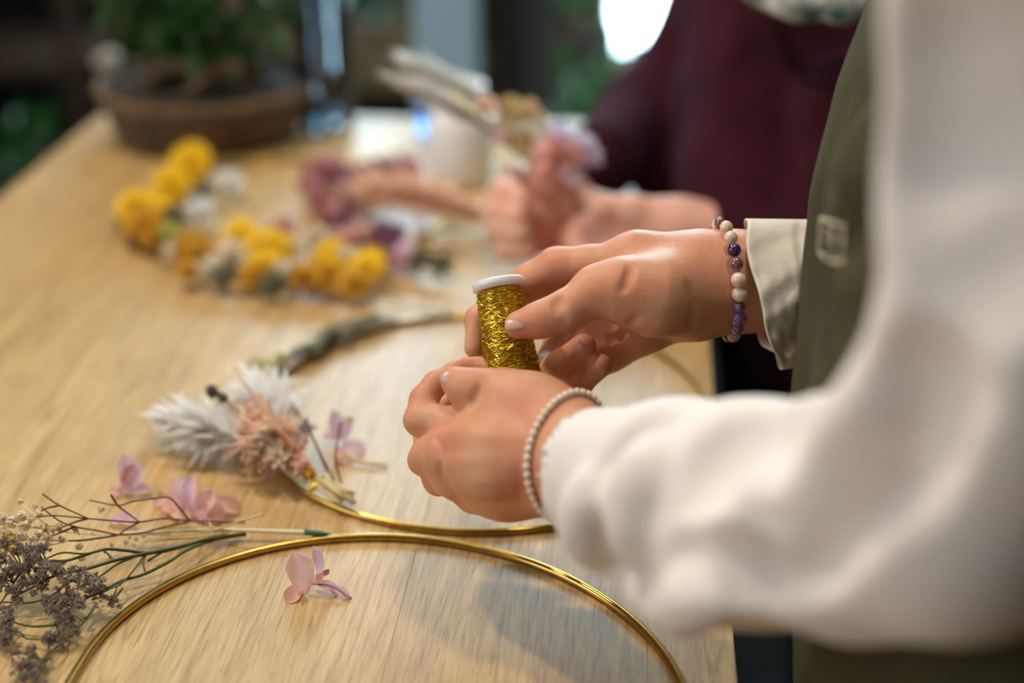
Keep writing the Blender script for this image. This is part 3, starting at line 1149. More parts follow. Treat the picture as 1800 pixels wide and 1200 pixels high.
# cream button flowers
bt = empty('button_flower_sprig', T(60, 930), 'dried sprig of cream button flowers on pale stems at the left edge', 'dried flowers')
stemset(bt, [[(300, 938, .006), (200, 940, .012), (120, 935, .022), (60, 925, .032)], [(200, 940, .012), (120, 950, .018), (60, 948, .026), (10, 950, .03)],
             [(120, 935, .022), (80, 920, .030), (37, 884, .04)], [(110, 936, .022), (75, 915, .032), (62, 890, .036)], [(120, 950, .018), (60, 965, .022), (20, 975, .022)],
             [(80, 928, .028), (40, 925, .034), (5, 912, .036)], [(160, 940, .018), (180, 905, .024), (178, 893, .026)], [(140, 940, .02), (132, 926, .026)]], M['straw2'], .0006)
for a, b, h_, r in [(20, 918, .034, 14), (38, 908, .038, 13), (44, 924, .034, 14), (36, 882, .04, 7), (62, 890, .036, 7), (56, 914, .036, 11), (78, 928, .03, 12), (96, 930, .028, 10), (60, 948, .028, 12), (40, 942, .030, 12),
                    (20, 940, .03, 13), (5, 912, .036, 14), (8, 935, .03, 12), (62, 958, .026, 10), (40, 962, .026, 9), (84, 944, .026, 11), (104, 926, .028, 9), (70, 904, .034, 8), (178, 894, .026, 9), (132, 930, .024, 7), (108, 948, .02, 9), (28, 958, .026, 11), (140, 960, .014, 9), (16, 962, .024, 10), (144, 980, .012, 9), (68, 938, .03, 10)]:
    head(bt, 'puff' if rnd.random() < .25 else 'button', 'button', T(a, b, h_), r * .92 * .88 / F, (rnd.uniform(-1, .4), rnd.uniform(-1, 0), 1), 'button_flower')
for a, b in ((20, 948), (22, 962), (17, 938)):
    head(bt, 'puff', 'ybutton', T(a, b, .034), 7 * .88 / F, (0, -.5, 1), 'button_flower')
for a, b in ((240, 948), (228, 944), (252, 942), (236, 958), (222, 954), (196, 958)):
    head(bt, 'puff', 'cream', T(a, b, .010), 6 * .88 / F, (0, -.5, 1), 'button_flower')

# brown twigs
bw = empty('brown_twig_sprig', T(210, 915), 'bare brown forking twigs lying over the pink petals', 'twigs')
stemset(bw, [
    [(430, 918, .004), (360, 916, .010), (330, 915, .016), (290, 911, .020), (245, 917, .024), (200, 915, .028), (155, 911, .032), (100, 906, .034), (62, 908, .034)],
    [(75, 868, .046), (105, 888, .042), (155, 911, .032)], [(333, 915, .016), (316, 893, .028), (296, 874, .036), (262, 877, .036), (230, 882, .036), (206, 888, .036), (158, 879, .040)],
    [(195, 869, .044), (207, 888, .036), (225, 902, .030), (245, 917, .024)], [(245, 917, .024), (225, 928, .020), (208, 940, .016)],
    [(330, 917, .014), (290, 926, .014), (250, 936, .014), (208, 939, .016), (170, 932, .022), (135, 926, .026), (110, 918, .030), (90, 905, .034), (72, 890, .040)],
    [(208, 940, .016), (150, 949, .016), (120, 950, .018), (90, 949, .02)], [(155, 911, .032), (130, 918, .030), (100, 930, .028)], [(105, 888, .042), (85, 892, .042), (72, 898, .042)],
    [(130, 926, .026), (105, 936, .024), (80, 946, .022)]], M['browntwig'], .00075)

# straw stalk with green tape
sk = empty('straw_stalk', T(430, 935), 'pale straw stalk with its cut end wrapped in green tape', 'stalk')
stemset(sk, [[(540, 936, .006), (460, 933, .007), (380, 931, .008), (300, 934, .010), (200, 938, .010)]], M['straw2'], .0016)
stemset(sk, [[(462, 904, .026), (420, 916, .018), (375, 932, .010), (330, 940, .008), (280, 942, .008)], [(400, 936, .008), (340, 944, .008), (260, 946, .01)], [(420, 934, .008), (360, 926, .012), (300, 928, .012), (250, 934, .01)],
              [(350, 944, .005), (300, 948, .005), (255, 952, .006)]], M['straw'], .0007)
mk('tape', *tube(spline([T(536, 935, .006), T(560, 938, .006), T(580, 942, .003)], 6), .0021, 8), M['tape'], sk)
mk('tag_thread', *tube(spline([T(368, 918, .012), T(374, 932, .010), T(378, 948, .004)], 4), .0008, 5), M['petal_pink'], sk)

# ================================================================= PERSON IN THE CREAM SHIRT (NEAR)
p1 = empty('person', (.34, .72, 0), 'nearest person in cream shirt and olive apron, holding the gold spool', 'person')


def hand_field(pts_lo, pts_hi, h):
    return Field(pts_lo, pts_hi, h)


def bounds(J, pad=.02):
    P = np.array([a for a, r in J])
    R = max(r for a, r in J)
    return P.min(0) - R - pad, P.max(0) + R + pad


def chains_to_field(chains, h, pad=.01):
    allj = [j for c_, k_ in chains for j in c_]
    lo, hi = bounds(allj, pad)
    f = Field(lo, hi, h)
    for c_, k_ in chains:
        f.chain(c_, k_)
    return f


def join_meshes(parts):
    mb = MB()
    V = []
    Fc = []
    n = 0
    for v, f in parts:
        V.append(v)
        Fc.append(np.asarray(f) + n)
        n += len(v)
    return np.concatenate(V), np.concatenate(Fc)


def inflate_noise(A, fr, seed=0):
    rs = np.random.RandomState(seed)
    ph = rs.uniform(0, 6.28, (6, 1))
    dr = rs.normal(size=(6, 3))
    dr /= np.linalg.norm(dr, axis=1)[:, None]

    def fn(X, Y, Z):
        s = 0
        for i in range(6):
            s = s + np.sin(fr * (1 + .5 * i) * (dr[i, 0] * X + dr[i, 1] * Y + dr[i, 2] * Z) + ph[i, 0]) / (1 + .5 * i)
        return A * s / 2.5
    return fn


def surf(f, x, y, d0=.38, d1=1.1):
    """first point of the field's surface seen through (x, y)"""
    ds = np.arange(d0, d1, .001)
    P = Q(x, y, 0)[None] + ds[:, None] * (Q(x, y, 1) - Q(x, y, 0))[None]
    I = np.round((P - f.lo) / f.h).astype(int)
    ok = (I >= 0).all(1) & (I < f.n).all(1)
    for i in np.nonzero(ok)[0]:
        if f.D[tuple(I[i])] < 0:
            return P[i], ds[i]
    return None, None


def onsurf(pts, off, n=4):
    out = []
    for (a, b) in zip(pts[:-1], pts[1:]):
        for t in np.linspace(0, 1, n):
            x, y = a[0] + (b[0] - a[0]) * t, a[1] + (b[1] - a[1]) * t
            p, d = surf(f, x, y)
            if p is not None:
                out.append(Q(x, y, d + off))
    return out


def ridge(pts, r, k=.02, off=.35):
    P = onsurf(pts, r * off)
    f.chain([(p, r) for p in P], k) if len(P) > 1 else None


def valley(pts, r, k=.02, off=-.25):
    P = onsurf(pts, r * off)
    for i, (a, b) in enumerate(zip(P[:-1], P[1:])):
        if np.linalg.norm(a - b) < .06:
            e = r * (.5 if i in (0, len(P) - 2) else 1)
            f.sub(a, b, e, r, k)


def groove(pts, r=.0018, dep=-.0007, k=.004):
    """a shallow skin crease along the surface"""
    P = onsurf(pts, -(r - dep))
    for a, b in zip(P[:-1], P[1:]):
        if np.linalg.norm(a - b) < .02:
            f.sub(a, b, r, r, k)


# ---- right hand: thumb in front of the spool, index finger hooked behind it
RH = [
    (PX((1560, 505, .93, 86), (1420, 500, .905, 84), (1290, 495, .89, 86), (1215, 500, .885, 80)), .010),
    (PX((1215, 470, .885, 62), (1120, 455, .888, 42), (1035, 466, .893, 30)), .014),      # index metacarpal
    (PX((1215, 490, .895, 60), (1120, 490, .905, 46), (1035, 498, .912, 30)), .014),
    (PX((1215, 510, .900, 62), (1120, 535, .915, 44), (1040, 540, .926, 28)), .014),
    (PX((1215, 540, .895, 55), (1130, 570, .912, 40), (1060, 590, .925, 26)), .014),
    (PX((1215, 520, .875, 66), (1150, 520, .860, 62), (1085, 508, .855, 44), (1050, 505, .858, 34)), .016),   # thenar
    (PX((1085, 512, .856, 44), (1045, 514, .854, 38), (990, 548, .851, 33), (950, 562, .850, 29), (912, 571, .8505, 25)), .007),   # thumb
    (PX((1035, 466, .895, 36), (978, 471, .900, 35), (934, 494, .903, 31), (878, 524, .912, 24), (840, 560, .905, 21), (834, 612, .896, 18)), .005),   # index
    (PX((1035, 500, .912, 34), (960, 522, .915, 33), (890, 590, .920, 24), (858, 634, .910, 19), (852, 650, .906, 17)), .004),   # middle
    (PX((1120, 575, .895, 46), (1060, 610, .915, 40), (990, 640, .930, 30)), .014),
    (PX((1040, 545, .926, 28), (985, 600, .940, 27), (958, 650, .925, 25), (985, 640, .895, 24), (1026, 608, .882, 22)), .004),   # ring
    (PX((1065, 590, .925, 26), (1025, 650, .930, 26), (990, 682, .915, 23), (1020, 672, .895, 22), (1056, 642, .882, 21)), .004),   # little
]
f = chains_to_field(RH, .0014)
for ln in ([(1110, 466), (1104, 490), (1094, 510)], [(1212, 500), (1222, 540), (1216, 575)],
           [(984, 522), (990, 545), (994, 566)], [(976, 526), (981, 545)], [(1035, 596), (1085, 596), (1120, 560)]):
    groove(ln)
FRH = f
rh = f.mesh()

# ---- left hand: thumb and index pinch the wire, back of the hand towards us
LH = [
    (PX((1230, 880, .70, 108), (1110, 850, .755, 100), (1010, 812, .800, 92), (960, 795, .818, 84)), .012),
    (PX((960, 745, .822, 52), (880, 735, .832, 46), (800, 750, .842, 36)), .016),
    (PX((960, 780, .810, 60), (880, 785, .815, 52), (785, 798, .828, 38)), .016),
    (PX((960, 815, .812, 60), (880, 825, .818, 50), (800, 838, .832, 34)), .016),
    (PX((960, 845, .820, 56), (890, 858, .828, 46), (835, 868, .842, 30)), .016),
    (PX((985, 745, .815, 56), (935, 712, .822, 46), (880, 690, .830, 38)), .016),   # thumb base
    (PX((880, 690, .830, 37), (840, 684, .832, 33), (816, 680, .834, 30), (800, 670, .837, 25)), .006),   # thumb
    (PX((800, 752, .842, 34), (765, 740, .846, 27), (739, 738, .850, 27), (745, 702, .858, 23), (766, 674, .862, 20), (790, 660, .862, 18)), .005),   # index
    (PX((785, 798, .828, 37), (752, 802, .838, 28), (745, 808, .862, 25), (752, 762, .884, 22), (776, 716, .886, 19), (800, 700, .880, 17)), .006),   # middle
    (PX((800, 838, .832, 33), (772, 842, .852, 26), (775, 835, .878, 22), (805, 812, .892, 18)), .006),   # ring
    (PX((835, 868, .842, 29), (815, 862, .866, 23), (825, 845, .886, 19), (850, 825, .892, 16)), .006),   # little
    (PX((880, 662, .872, 26), (840, 650, .872, 20), (812, 646, .868, 15), (800, 648, .865, 13)), .006),   # fingertip behind the thumb
]
f = chains_to_field(LH, .0014)
for ln in ([(846, 664), (838, 690), (826, 712)], [(770, 770), (782, 800), (776, 830)]):
    groove(ln)
for a, b in (((800, 770), (900, 780)), ((800, 815), (900, 815)), ((820, 850), (900, 845))):
    ridge([a, b], .0035, .012, .8)
FLH = f
lh = f.mesh()
# upper arms and trunk under the clothes
TR = [
    (PX((1700, 560, .90, 120), (1560, 505, .93, 102)), .02),
    ([(np.array([.33, .80, 1.30]), .05), (np.array([.30, .84, 1.10]), .045), (Q(1700, 560, .90), .040)], .02),
    ([(np.array([.34, .57, 1.30]), .035), (Q(1880, 300, .52), .026), (Q(1720, 900, .59), .024), (Q(1430, 905, .645), .025), (Q(1230, 880, .70), .030)], .02),
    ([(np.array([.36, .60, 1.30]), .07), (np.array([.36, .78, 1.30]), .07)], .03),
    ([(np.array([.36, .63, 1.28]), .09), (np.array([.36, .64, .90]), .09)], .03), ([(np.array([.36, .75, 1.28]), .09), (np.array([.36, .74, .90]), .09)], .03),
    ([(np.array([.37, .69, 1.34]), .055), (np.array([.36, .69, 1.44]), .05)], .03),
]
tr = chains_to_field(TR, .006).mesh()
V, Fc = join_meshes([rh, lh, tr])
body1 = mk('body', V, Fc, M['skin'], p1)


def nail(parent, c_, ax, nrm, L_, W_):
    """small curved nail plate lying on the fingertip"""
    c_ = np.array(c_, float)
    ax = np.array(ax, float)
    ax /= np.linalg.norm(ax)
    nrm = np.array(nrm, float)
    nrm -= ax * (nrm @ ax)
    nrm /= np.linalg.norm(nrm)
    s = np.cross(ax, nrm)
    V = []
    n, m_ = 9, 9
    for i in range(n):
        u = (i / (n - 1) - .5) * 2
        for j in range(m_):
            v = (j / (m_ - 1) - .5) * 2
            wv = W_ / 2 * math.sqrt(max(.05, 1 - .55 * abs(u) ** 3.5))
            V.append(c_ + ax * u * L_ / 2 + s * v * wv - nrm * (v * v * W_ * .20 + u * u * L_ * .05))
    n0 = len(V)
    V += [v - nrm * .0006 for v in V]
    Fc = []
    for i in range(n - 1):
        for j in range(m_ - 1):
            a = i * m_ + j
            Fc.append((a, a + 1, a + m_ + 1, a + m_))
            Fc.append((n0 + a, n0 + a + m_, n0 + a + m_ + 1, n0 + a + 1))
    rim = [i for i in range(m_)] + [i * m_ + m_ - 1 for i in range(1, n)] + [(n - 1) * m_ + j for j in range(m_ - 2, -1, -1)] + [i * m_ for i in range(n - 2, 0, -1)]
    for i in range(len(rim)):
        a, b = rim[i], rim[(i + 1) % len(rim)]
        Fc.append((a, n0 + a, n0 + b, b))
    return mk('nail', V, Fc, M['nail'], parent)


# thumb nail of the right hand, thumb nail of the left
ax_t = Q(905, 570, .8515) - Q(955, 560, .850)
nd = surf(FRH, 909, 565)[1]
nail(body1, Q(909, 563, nd - .0004), ax_t, -FW * .80 + UP * .55, 44 * .85 / F, 28 * .85 / F)
ax_l = Q(794, 666, .838) - Q(820, 678, .834)
nd = surf(FLH, 788, 668)[1]
nail(body1, Q(786, 666, nd - .0004), ax_l, -FW * .7 - RT * .6 + UP * .3, 28 * .84 / F, 24 * .84 / F)
nail(body1, Q(1014, 606, .868), Q(1030, 605, .86) - Q(1000, 640, .88), -FW * 1.0 - RT * .5, 20 * .86 / F, 18 * .86 / F)

# ---- near sleeve of the shirt
SL = [
    (PX((1030, 828, .783, 112), (1180, 878, .715, 168), (1330, 905, .66, 196), (1500, 905, .60, 210), (1690, 860, .555, 240)), .012),
    (PX((1700, 880, .555, 245), (1805, 640, .52, 262), (1856, 320, .49, 288), (1874, 0, .475, 300), (1874, -160, .47, 300)), .016),
]
f = chains_to_field(SL, .0034, .025)


# folds of the loose sleeve
valley([(1080, 1010), (1062, 940), (1070, 880), (1100, 800), (1150, 740)], .009, .014)
ridge([(1040, 1000), (1028, 930), (1030, 860)], .006, .014)
ridge([(1120, 960), (1120, 880), (1150, 800)], .009, .016)
valley([(1230, 870), (1260, 800), (1310, 740)], .007, .02)
valley([(1330, 1000), (1390, 950), (1440, 890), (1460, 860)], .014, .018)
ridge([(1200, 985), (1300, 985), (1380, 1010)], .010, .018)
valley([(1160, 1000), (1250, 1010), (1330, 1030)], .010, .018)
ridge([(1130, 1040), (1200, 1060), (1270, 1040)], .008, .016)
valley([(1340, 820), (1380, 740), (1430, 700)], .009, .02)
valley([(1510, 860), (1560, 760), (1620, 660)], .014, .02)
ridge([(1460, 900), (1520, 800), (1560, 700)], .012, .02)
valley([(1600, 470), (1700, 450), (1790, 470)], .014, .026)
valley([(1640, 0), (1630, 120), (1610, 260), (1600, 330)], .012, .024)
valley([(1790, 60), (1770, 260)], .012, .026)
f.wobble(inflate_noise(.0022, 42, 3))
# opening at the wrist
f.sub(Q(900, 780, .840), Q(1075, 842, .764), .0345, .0335, .003)
V, Fc = f.mesh()
shirt1 = mk('shirt_sleeve', V, Fc, M['shirt'], p1)

# ---- far sleeve behind the apron, and the trunk of the shirt
f = chains_to_field([
    (PX((1405, 512, .900, 112), (1520, 520, .925, 128), (1680, 540, .90, 140)), .02),
    ([(Q(1680, 540, .90), .050), (np.array([.31, .84, 1.10]), .056), (np.array([.34, .81, 1.29]), .06)], .03),
    ([(np.array([.37, .60, 1.28]), .085), (np.array([.37, .78, 1.28]), .085)], .04),
    ([(np.array([.365, .63, 1.28]), .105), (np.array([.365, .63, .80]), .11)], .04), ([(np.array([.365, .75, 1.28]), .105), (np.array([.365, .75, .80]), .11)], .04),
], .0045, .02)
f.wobble(inflate_noise(.003, 60, 9))
f.sub(Q(1330, 508, .885), Q(1440, 515, .905), .034, .034, .003)
V, Fc = f.mesh()
mk('shirt', V, Fc, M['shirt'], p1)

# ---- folded cuff, sharp in the photo
n, sgm = 22, 84
V = []
for i in range(n):
    t = i / (n - 1)
    topx = 1311 + (1448 - 1311) * t
    botx = 1373 + (1440 - 1373) * t
    topy = 386 + 2 * t
    boty = 648 - 6 * t
    d0 = .893 + .012 * t
    for k_ in range(sgm):
        a = 2 * PI * k_ / sgm
        cy = (1 - math.cos(a)) / 2          # 0 top, 1 bottom
        x = topx + (botx - topx) * (cy ** 1.6) + 3 * math.sin(5 * a + 2 * t)
        y = (topy + boty) / 2 - (boty - topy) / 2 * math.cos(a)
        dd = d0 - .047 * math.sin(a)
        wr_ = .0018 * math.sin(9 * a + 5 * t + 1.5 * math.sin(3 * t)) * math.sin(PI * t) * (cy) + .0016 * math.sin(4 * a + 3 * t) + .0011 * math.sin(17 * a + 9 * t) * cy + .0005 * math.sin(26 * t) * math.sin(7 * a + 2) * cy + (.0022 if t < .62 else 0)
        V.append(Q(x, y, dd - wr_ * 1.5))
V = np.array(V)
Fc = [(i * sgm + j, i * sgm + (j + 1) % sgm, (i + 1) * sgm + (j + 1) % sgm, (i + 1) * sgm + j) for i in range(n - 1) for j in range(sgm)]
cuff = mk('cuff', V, Fc, M['cuff'], p1)
md = cuff.modifiers.new('thick', 'SOLIDIFY')
md.thickness = .0016
md.offset = 0
mb = MB()
for i, rr in ((1, .0007), (13, .0008)):
    mb.tube(V[i * sgm:(i + 1) * sgm], rr, 5, closed=True)
mb.build('hem_seam', M['cuff'], cuff)

# ---- olive apron over the chest
f = chains_to_field([
    ([(Q(1545, 0, .80) + RT * .112, .112), (Q(1470, 240, .80) + RT * .112, .112), (Q(1436, 380, .80) + RT * .115, .115), (Q(1424, 520, .80) + RT * .118, .118), (Q(1404, 720, .80) + RT * .122, .122), (Q(1400, 900, .80) + RT * .122, .122), (Q(1400, 1500, .80) + RT * .122, .122)], .01),
    ([(Q(1545, -60, .70) + RT * .112, .105), (Q(1440, 380, .70) + RT * .115, .108), (Q(1404, 760, .70) + RT * .122, .115), (Q(1404, 1500, .70) + RT * .122, .115)], .01),
], .0042, .02)
valley([(1500, 150), (1486, 330), (1480, 450), (1462, 580), (1445, 680)], .008, .012)
ridge([(1530, 250), (1515, 450), (1500, 640)], .008, .016)
f.wobble(inflate_noise(.0015, 50, 21))
V, Fc = f.mesh()
apron = mk('apron', V, Fc, M['apron'], p1)


# stitched square emblem on the apron
def on_apron(x, y):
    """where the view ray through (x, y) meets the apron"""
    p, d = surf(f, x, y, .5, 1.0)
    return None if p is None else Q(x, y, d - .0004)


APF = f
mb = MB()


def strip(pts, wpx):
    P = []
    for (x0, y0), (x1, y1) in zip(pts[:-1], pts[1:]):
        for t in np.linspace(0, 1, 6):
            q = on_apron(x0 + (x1 - x0) * t + 7, y0 + (y1 - y0) * t)
            if q is not None: P.append(q)
    if len(P) > 1: mb.tube(spline(P, 2), wpx * .8 / F / 2 * .8, 6)


strip([(1436, 384), (1478, 398)], 8)
strip([(1476, 398), (1474, 460)], 8)
strip([(1474, 462), (1450, 458), (1434, 444)], 8)
strip([(1436, 386), (1433, 442)], 7)
strip([(1445, 404), (1456, 406), (1460, 416), (1456, 426), (1447, 424), (1445, 414)], 7)
strip([(1446, 430), (1448, 444), (1460, 446)], 6)
mb.build('emblem', M['logo'], apron)

# trousers and shoes below the table edge
f = chains_to_field([([(np.array([.36, .63, .92]), .12), (np.array([.36, .63, .50]), .085), (np.array([.36, .63, .06]), .06)], .04),
                     ([(np.array([.36, .78, .92]), .12), (np.array([.36, .78, .50]), .085), (np.array([.36, .78, .06]), .06)], .04)], .008, .02)
V, Fc = f.mesh()
mk('trousers', V, Fc, M['trouser'], p1)
for y in (.63, .78):
    f = chains_to_field([([(np.array([.39, y, .045]), .045), (np.array([.28, y, .032]), .032), (np.array([.22, y, .026]), .026)], .02)], .005, .01)
    V, Fc = f.mesh()
    V[:, 2] = np.maximum(V[:, 2], .001)
    mk('shoe', V, Fc, M['trouser'], p1)

# ================================================================= BRACELETS
M['amethyst'] = mat('dark_amethyst', (.045, .016, .075), .12, coat=.8)
M['mauve_bead'] = mat('mauve_bead', (.20, .09, .10), .15, coat=.8)
M['rose_quartz'] = mat('rose_quartz', (.78, .60, .48), .2, coat=.6, sss=.3, sssr=(1, .8, .7))
M['violet_bead'] = mat('violet_amethyst', (.12, .04, .16), .15, coat=.8, color2=(.25, .15, .30), vscale=200)
M['amber_bead'] = mat('smoky_clear_bead', (.45, .30, .18), .1, coat=.6, sss=.2)


def wrap(C, A, B, fld, off, n=180):
    """ring around the wrist: radius found where the field's surface ends"""
    out = []
    for t in np.arange(n) * 2 * PI / n:
        d = A * math.cos(t) + B * math.sin(t)
        L_ = np.linalg.norm(d)
        r = .010
        while r < .07:
            i = np.round((C + d / L_ * r - fld.lo) / fld.h).astype(int)
            if (i < 0).any() or (i >= fld.n).any() or fld.D[tuple(i)] > 0: break
            r += .0005
        out.append(r + off)
    out = np.array(out)
    ker = np.ones(9) / 9
    out = np.convolve(np.r_[out[-4:], out, out[:4]], ker, 'valid')
    P = []
    for t, r in zip(np.arange(n) * 2 * PI / n, out):
        d = A * math.cos(t) + B * math.sin(t)
        P.append(C + d / np.linalg.norm(d) * r)
    return np.array(P)


br = empty('bead_bracelet', Q(1277, 592, .89), 'bracelet of pale rose and dark purple beads on the far wrist', 'bracelet')
top = Q(1266, 392, .885)
bot = Q(1286, 592, .889)
Cb = (top + bot) / 2
Au = (top - bot) / 2
Bv = -FW * .0365 + RT * .002
mk('cord', *tube([Cb + Au * math.cos(t) + Bv * math.sin(t) for t in np.arange(60) * 2 * PI / 60], .0006, 6, closed=True), M['mauve_bead'], br)
front = [(388, 11, 'mauve_bead'), (401, 12, 'rose_quartz'), (421, 12, 'rose_quartz'), (443, 12.5, 'amethyst'), (466, 12, 'mauve_bead'), (494, 14, 'rose_quartz'), (518, 13.5, 'rose_quartz'), (540, 10, 'violet_bead'), (559, 14, 'violet_bead'), (575, 12, 'violet_bead'), (588, 12, 'amber_bead')]
for y, r, mm in front:
    q = max(-1, min(1, (490 - y) / 100))
    t = math.acos(q)
    p = Cb + Au * math.cos(t) + Bv * math.sin(t)
    mk('bead', *ball(p, r * .86 / F, 20, 14), M[mm], br, origin=p)
for i in range(11):
    t = PI + (i + .8) / 11.6 * PI
    p = Cb + Au * math.cos(t) + Bv * math.sin(t)
    mk('bead', *ball(p, .0042, 14, 10), M[['amethyst', 'rose_quartz', 'mauve_bead'][i % 3]], br, origin=p)

M['pearl'] = mat('small_pearl', (.84, .74, .62), .25, coat=.5, sss=.2, sssr=(1, .8, .7))
pb = empty('pearl_bracelet', Q(1000, 905, .80), 'fine bracelet of tiny ivory beads on the near wrist at the sleeve', 'bracelet')
Cp = Q(1010, 806, .803)
Ap = UP * (105 * .80 / F) + RT * (4 * .8 / F)
Bp = -RT * .0235 - FW * .0215
ring_p = wrap(Cp, Ap, Bp, FLH, .0016)
mk('cord', *tube(ring_p, .0005, 5, closed=True), M['pearl'], pb)
bv, bf = ball((0, 0, 0), .0024, 10, 7)
first = None
seg_l = np.r_[0, np.cumsum(np.linalg.norm(np.diff(np.vstack([ring_p, ring_p[:1]]), axis=0), axis=1))]
n_bead = int(seg_l[-1] / .0046)
for i in range(n_bead):
    q = seg_l[-1] * i / n_bead
    p = np.array([np.interp(q, seg_l, np.r_[ring_p[:, j], ring_p[0, j]]) for j in range(3)])
    if first is None:
        first = mk('bead', bv + p, bf, M['pearl'], pb, origin=p)
    else:
        o = first.copy()
        COL.objects.link(o)
        o.parent = pb
        o.location = [float(v) for v in (p - wloc(pb))]

# ================================================================= SPOOL OF GOLD WIRE
s0 = Q(877, 508, .878)
s1 = Q(908, 690, .870)
ax = s0 - s1
Ls = np.linalg.norm(ax)
ax /= Ls
RS = .0144
sp = empty('wire_spool', s1, 'white spool wound thickly with glittering crinkled gold wire', 'spool')
mk('core', *lathe([(0, 0), (RS * .55, 0), (RS * .55, Ls), (0, Ls)], s1, ax, 24), M['white_plastic'], sp)
mk('flange', *lathe([(RS * .35, Ls + .0050), (RS * 1.06, Ls + .0055), (RS * 1.12, Ls + .0046), (RS * 1.12, Ls + .0004), (RS * 1.02, Ls - .0002), (RS * .5, Ls - .0002)], s1, ax, 40), M['white_plastic'], sp)
mk('flange', *lathe([(RS * .35, -.003), (RS * 1.2, -.003), (RS * 1.26, -.002), (RS * 1.26, -.0006), (RS * 1.2, 0), (RS * .5, 0)], s1, ax, 40), M['white_plastic'], sp)
uu = np.cross(ax, (1.0, 0, 0))
uu /= np.linalg.norm(uu)
vv = np.cross(ax, uu)
tap = lambda q: 1.20 - .24 * q
prof = [(RS * .6, 0), (RS * 1.08, .0005)] + [(RS * .93 * tap(i / 20) * (1 + .01 * math.sin(i)), Ls * i / 20) for i in range(1, 20)] + [(RS * .93, Ls - .0008), (RS * .6, Ls - .0004)]
mk('wire_bed', *lathe(prof, s1, ax, 40), M['goldwire'], sp)
mb = MB()
rs = np.random.RandomState(5)
for layer in range(4):
    nt_, seg = 58, 40
    N_ = nt_ * seg
    t = np.arange(N_)
    th = 2 * PI * t / seg * (1 if layer % 2 == 0 else -1) + rs.normal(0, .05, N_)
    hgt = .0008 + (Ls - .0022) * t / N_ + rs.normal(0, .00075, N_)
    hgt = np.clip(hgt, .0006, Ls - .0008)
    rad = RS * (.94 + .02 * layer) * tap(hgt / Ls) + rs.normal(0, .00045, N_)
    P = s1 + ax * hgt[:, None] + rad[:, None] * (np.cos(th)[:, None] * uu + np.sin(th)[:, None] * vv)
    mb.tube(P, .00022, 3, cap=False)
tag(mb.build('wound_wire', M['goldwire'], sp, smooth=False), kind='stuff')

# ================================================================= PERSON IN THE MAROON SWEATER (FAR)
p2 = empty('person', (.36, 1.30, 0), 'person in a maroon sweater and patterned scarf holding a small bouquet, behind', 'person')
bs = M['maroon'].node_tree.nodes['Principled BSDF']
bs.inputs['Sheen Weight'].default_value = .09
bs.inputs['Sheen Tint'].default_value = (.62, .36, .70, 1)
bs.inputs['Sheen Roughness'].default_value = .6
# fist holding the bouquet + open hand with raised thumb
FH = [
    (PX((1075, 275, 1.46, 28), (1046, 308, 1.43, 30), (1012, 345, 1.40, 30)), .010),
    (PX((1004, 345, 1.385, 34), (955, 355, 1.34, 46)), .012), (PX((985, 385, 1.36, 36), (950, 395, 1.34, 42)), .02),
    (PX((960, 330, 1.34, 34), (905, 318, 1.33, 26), (882, 340, 1.31, 22), (915, 352, 1.30, 20)), .008),
    (PX((950, 360, 1.34, 30), (888, 362, 1.32, 26), (872, 372, 1.31, 22), (910, 380, 1.295, 20)), .008),
    (PX((950, 395, 1.34, 30), (890, 398, 1.32, 25), (878, 404, 1.31, 21), (915, 410, 1.295, 19)), .008),
    (PX((955, 420, 1.34, 28), (905, 432, 1.32, 23), (893, 438, 1.31, 20), (925, 442, 1.30, 18)), .008),
    (PX((985, 335, 1.35, 32), (962, 318, 1.32, 26), (958, 290, 1.31, 22), (965, 268, 1.31, 17)), .01),
]
FH2 = [
    (PX((1330, 420, 1.27, 42), (1250, 408, 1.27, 44), (1200, 402, 1.27, 40)), .015),
    (PX((1200, 385, 1.275, 34), (1110, 385, 1.29, 32)), .02), (PX((1200, 410, 1.27, 36), (1110, 415, 1.28, 34)), .02),
    (PX((1180, 385, 1.27, 32), (1110, 372, 1.27, 26), (1062, 365, 1.27, 20), (1032, 342, 1.275, 15)), .012),
    (PX((1110, 390, 1.29, 30), (1050, 392, 1.31, 22), (1012, 400, 1.33, 19), (985, 402, 1.345, 16)), .008),
    (PX((1110, 410, 1.285, 28), (1045, 412, 1.30, 22), (1010, 418, 1.32, 19), (990, 420, 1.335, 16)), .008),
    (PX((1110, 425, 1.28, 26), (1050, 430, 1.295, 21), (1015, 436, 1.31, 18), (1000, 436, 1.33, 15)), .008),
    (PX((1115, 440, 1.275, 24), (1060, 448, 1.285, 19), (1030, 452, 1.30, 16), (1012, 452, 1.31, 14)), .008),
]
a1 = chains_to_field(FH, .0026).mesh()
a2 = chains_to_field(FH2, .0026).mesh()
a3 = chains_to_field([([(np.array([.40, 1.30, 1.34]), .07), (np.array([.40, 1.50, 1.34]), .07)], .03), ([(np.array([.40, 1.40, 1.34]), .10), (np.array([.38, 1.40, .85]), .10)], .03),
                      ([(np.array([.39, 1.40, 1.34]), .055), (np.array([.38, 1.40, 1.50]), .05)], .03)], .008).mesh()
V, Fc = join_meshes([a1, a2, a3])
body2 = mk('body', V, Fc, M['skin2'], p2)
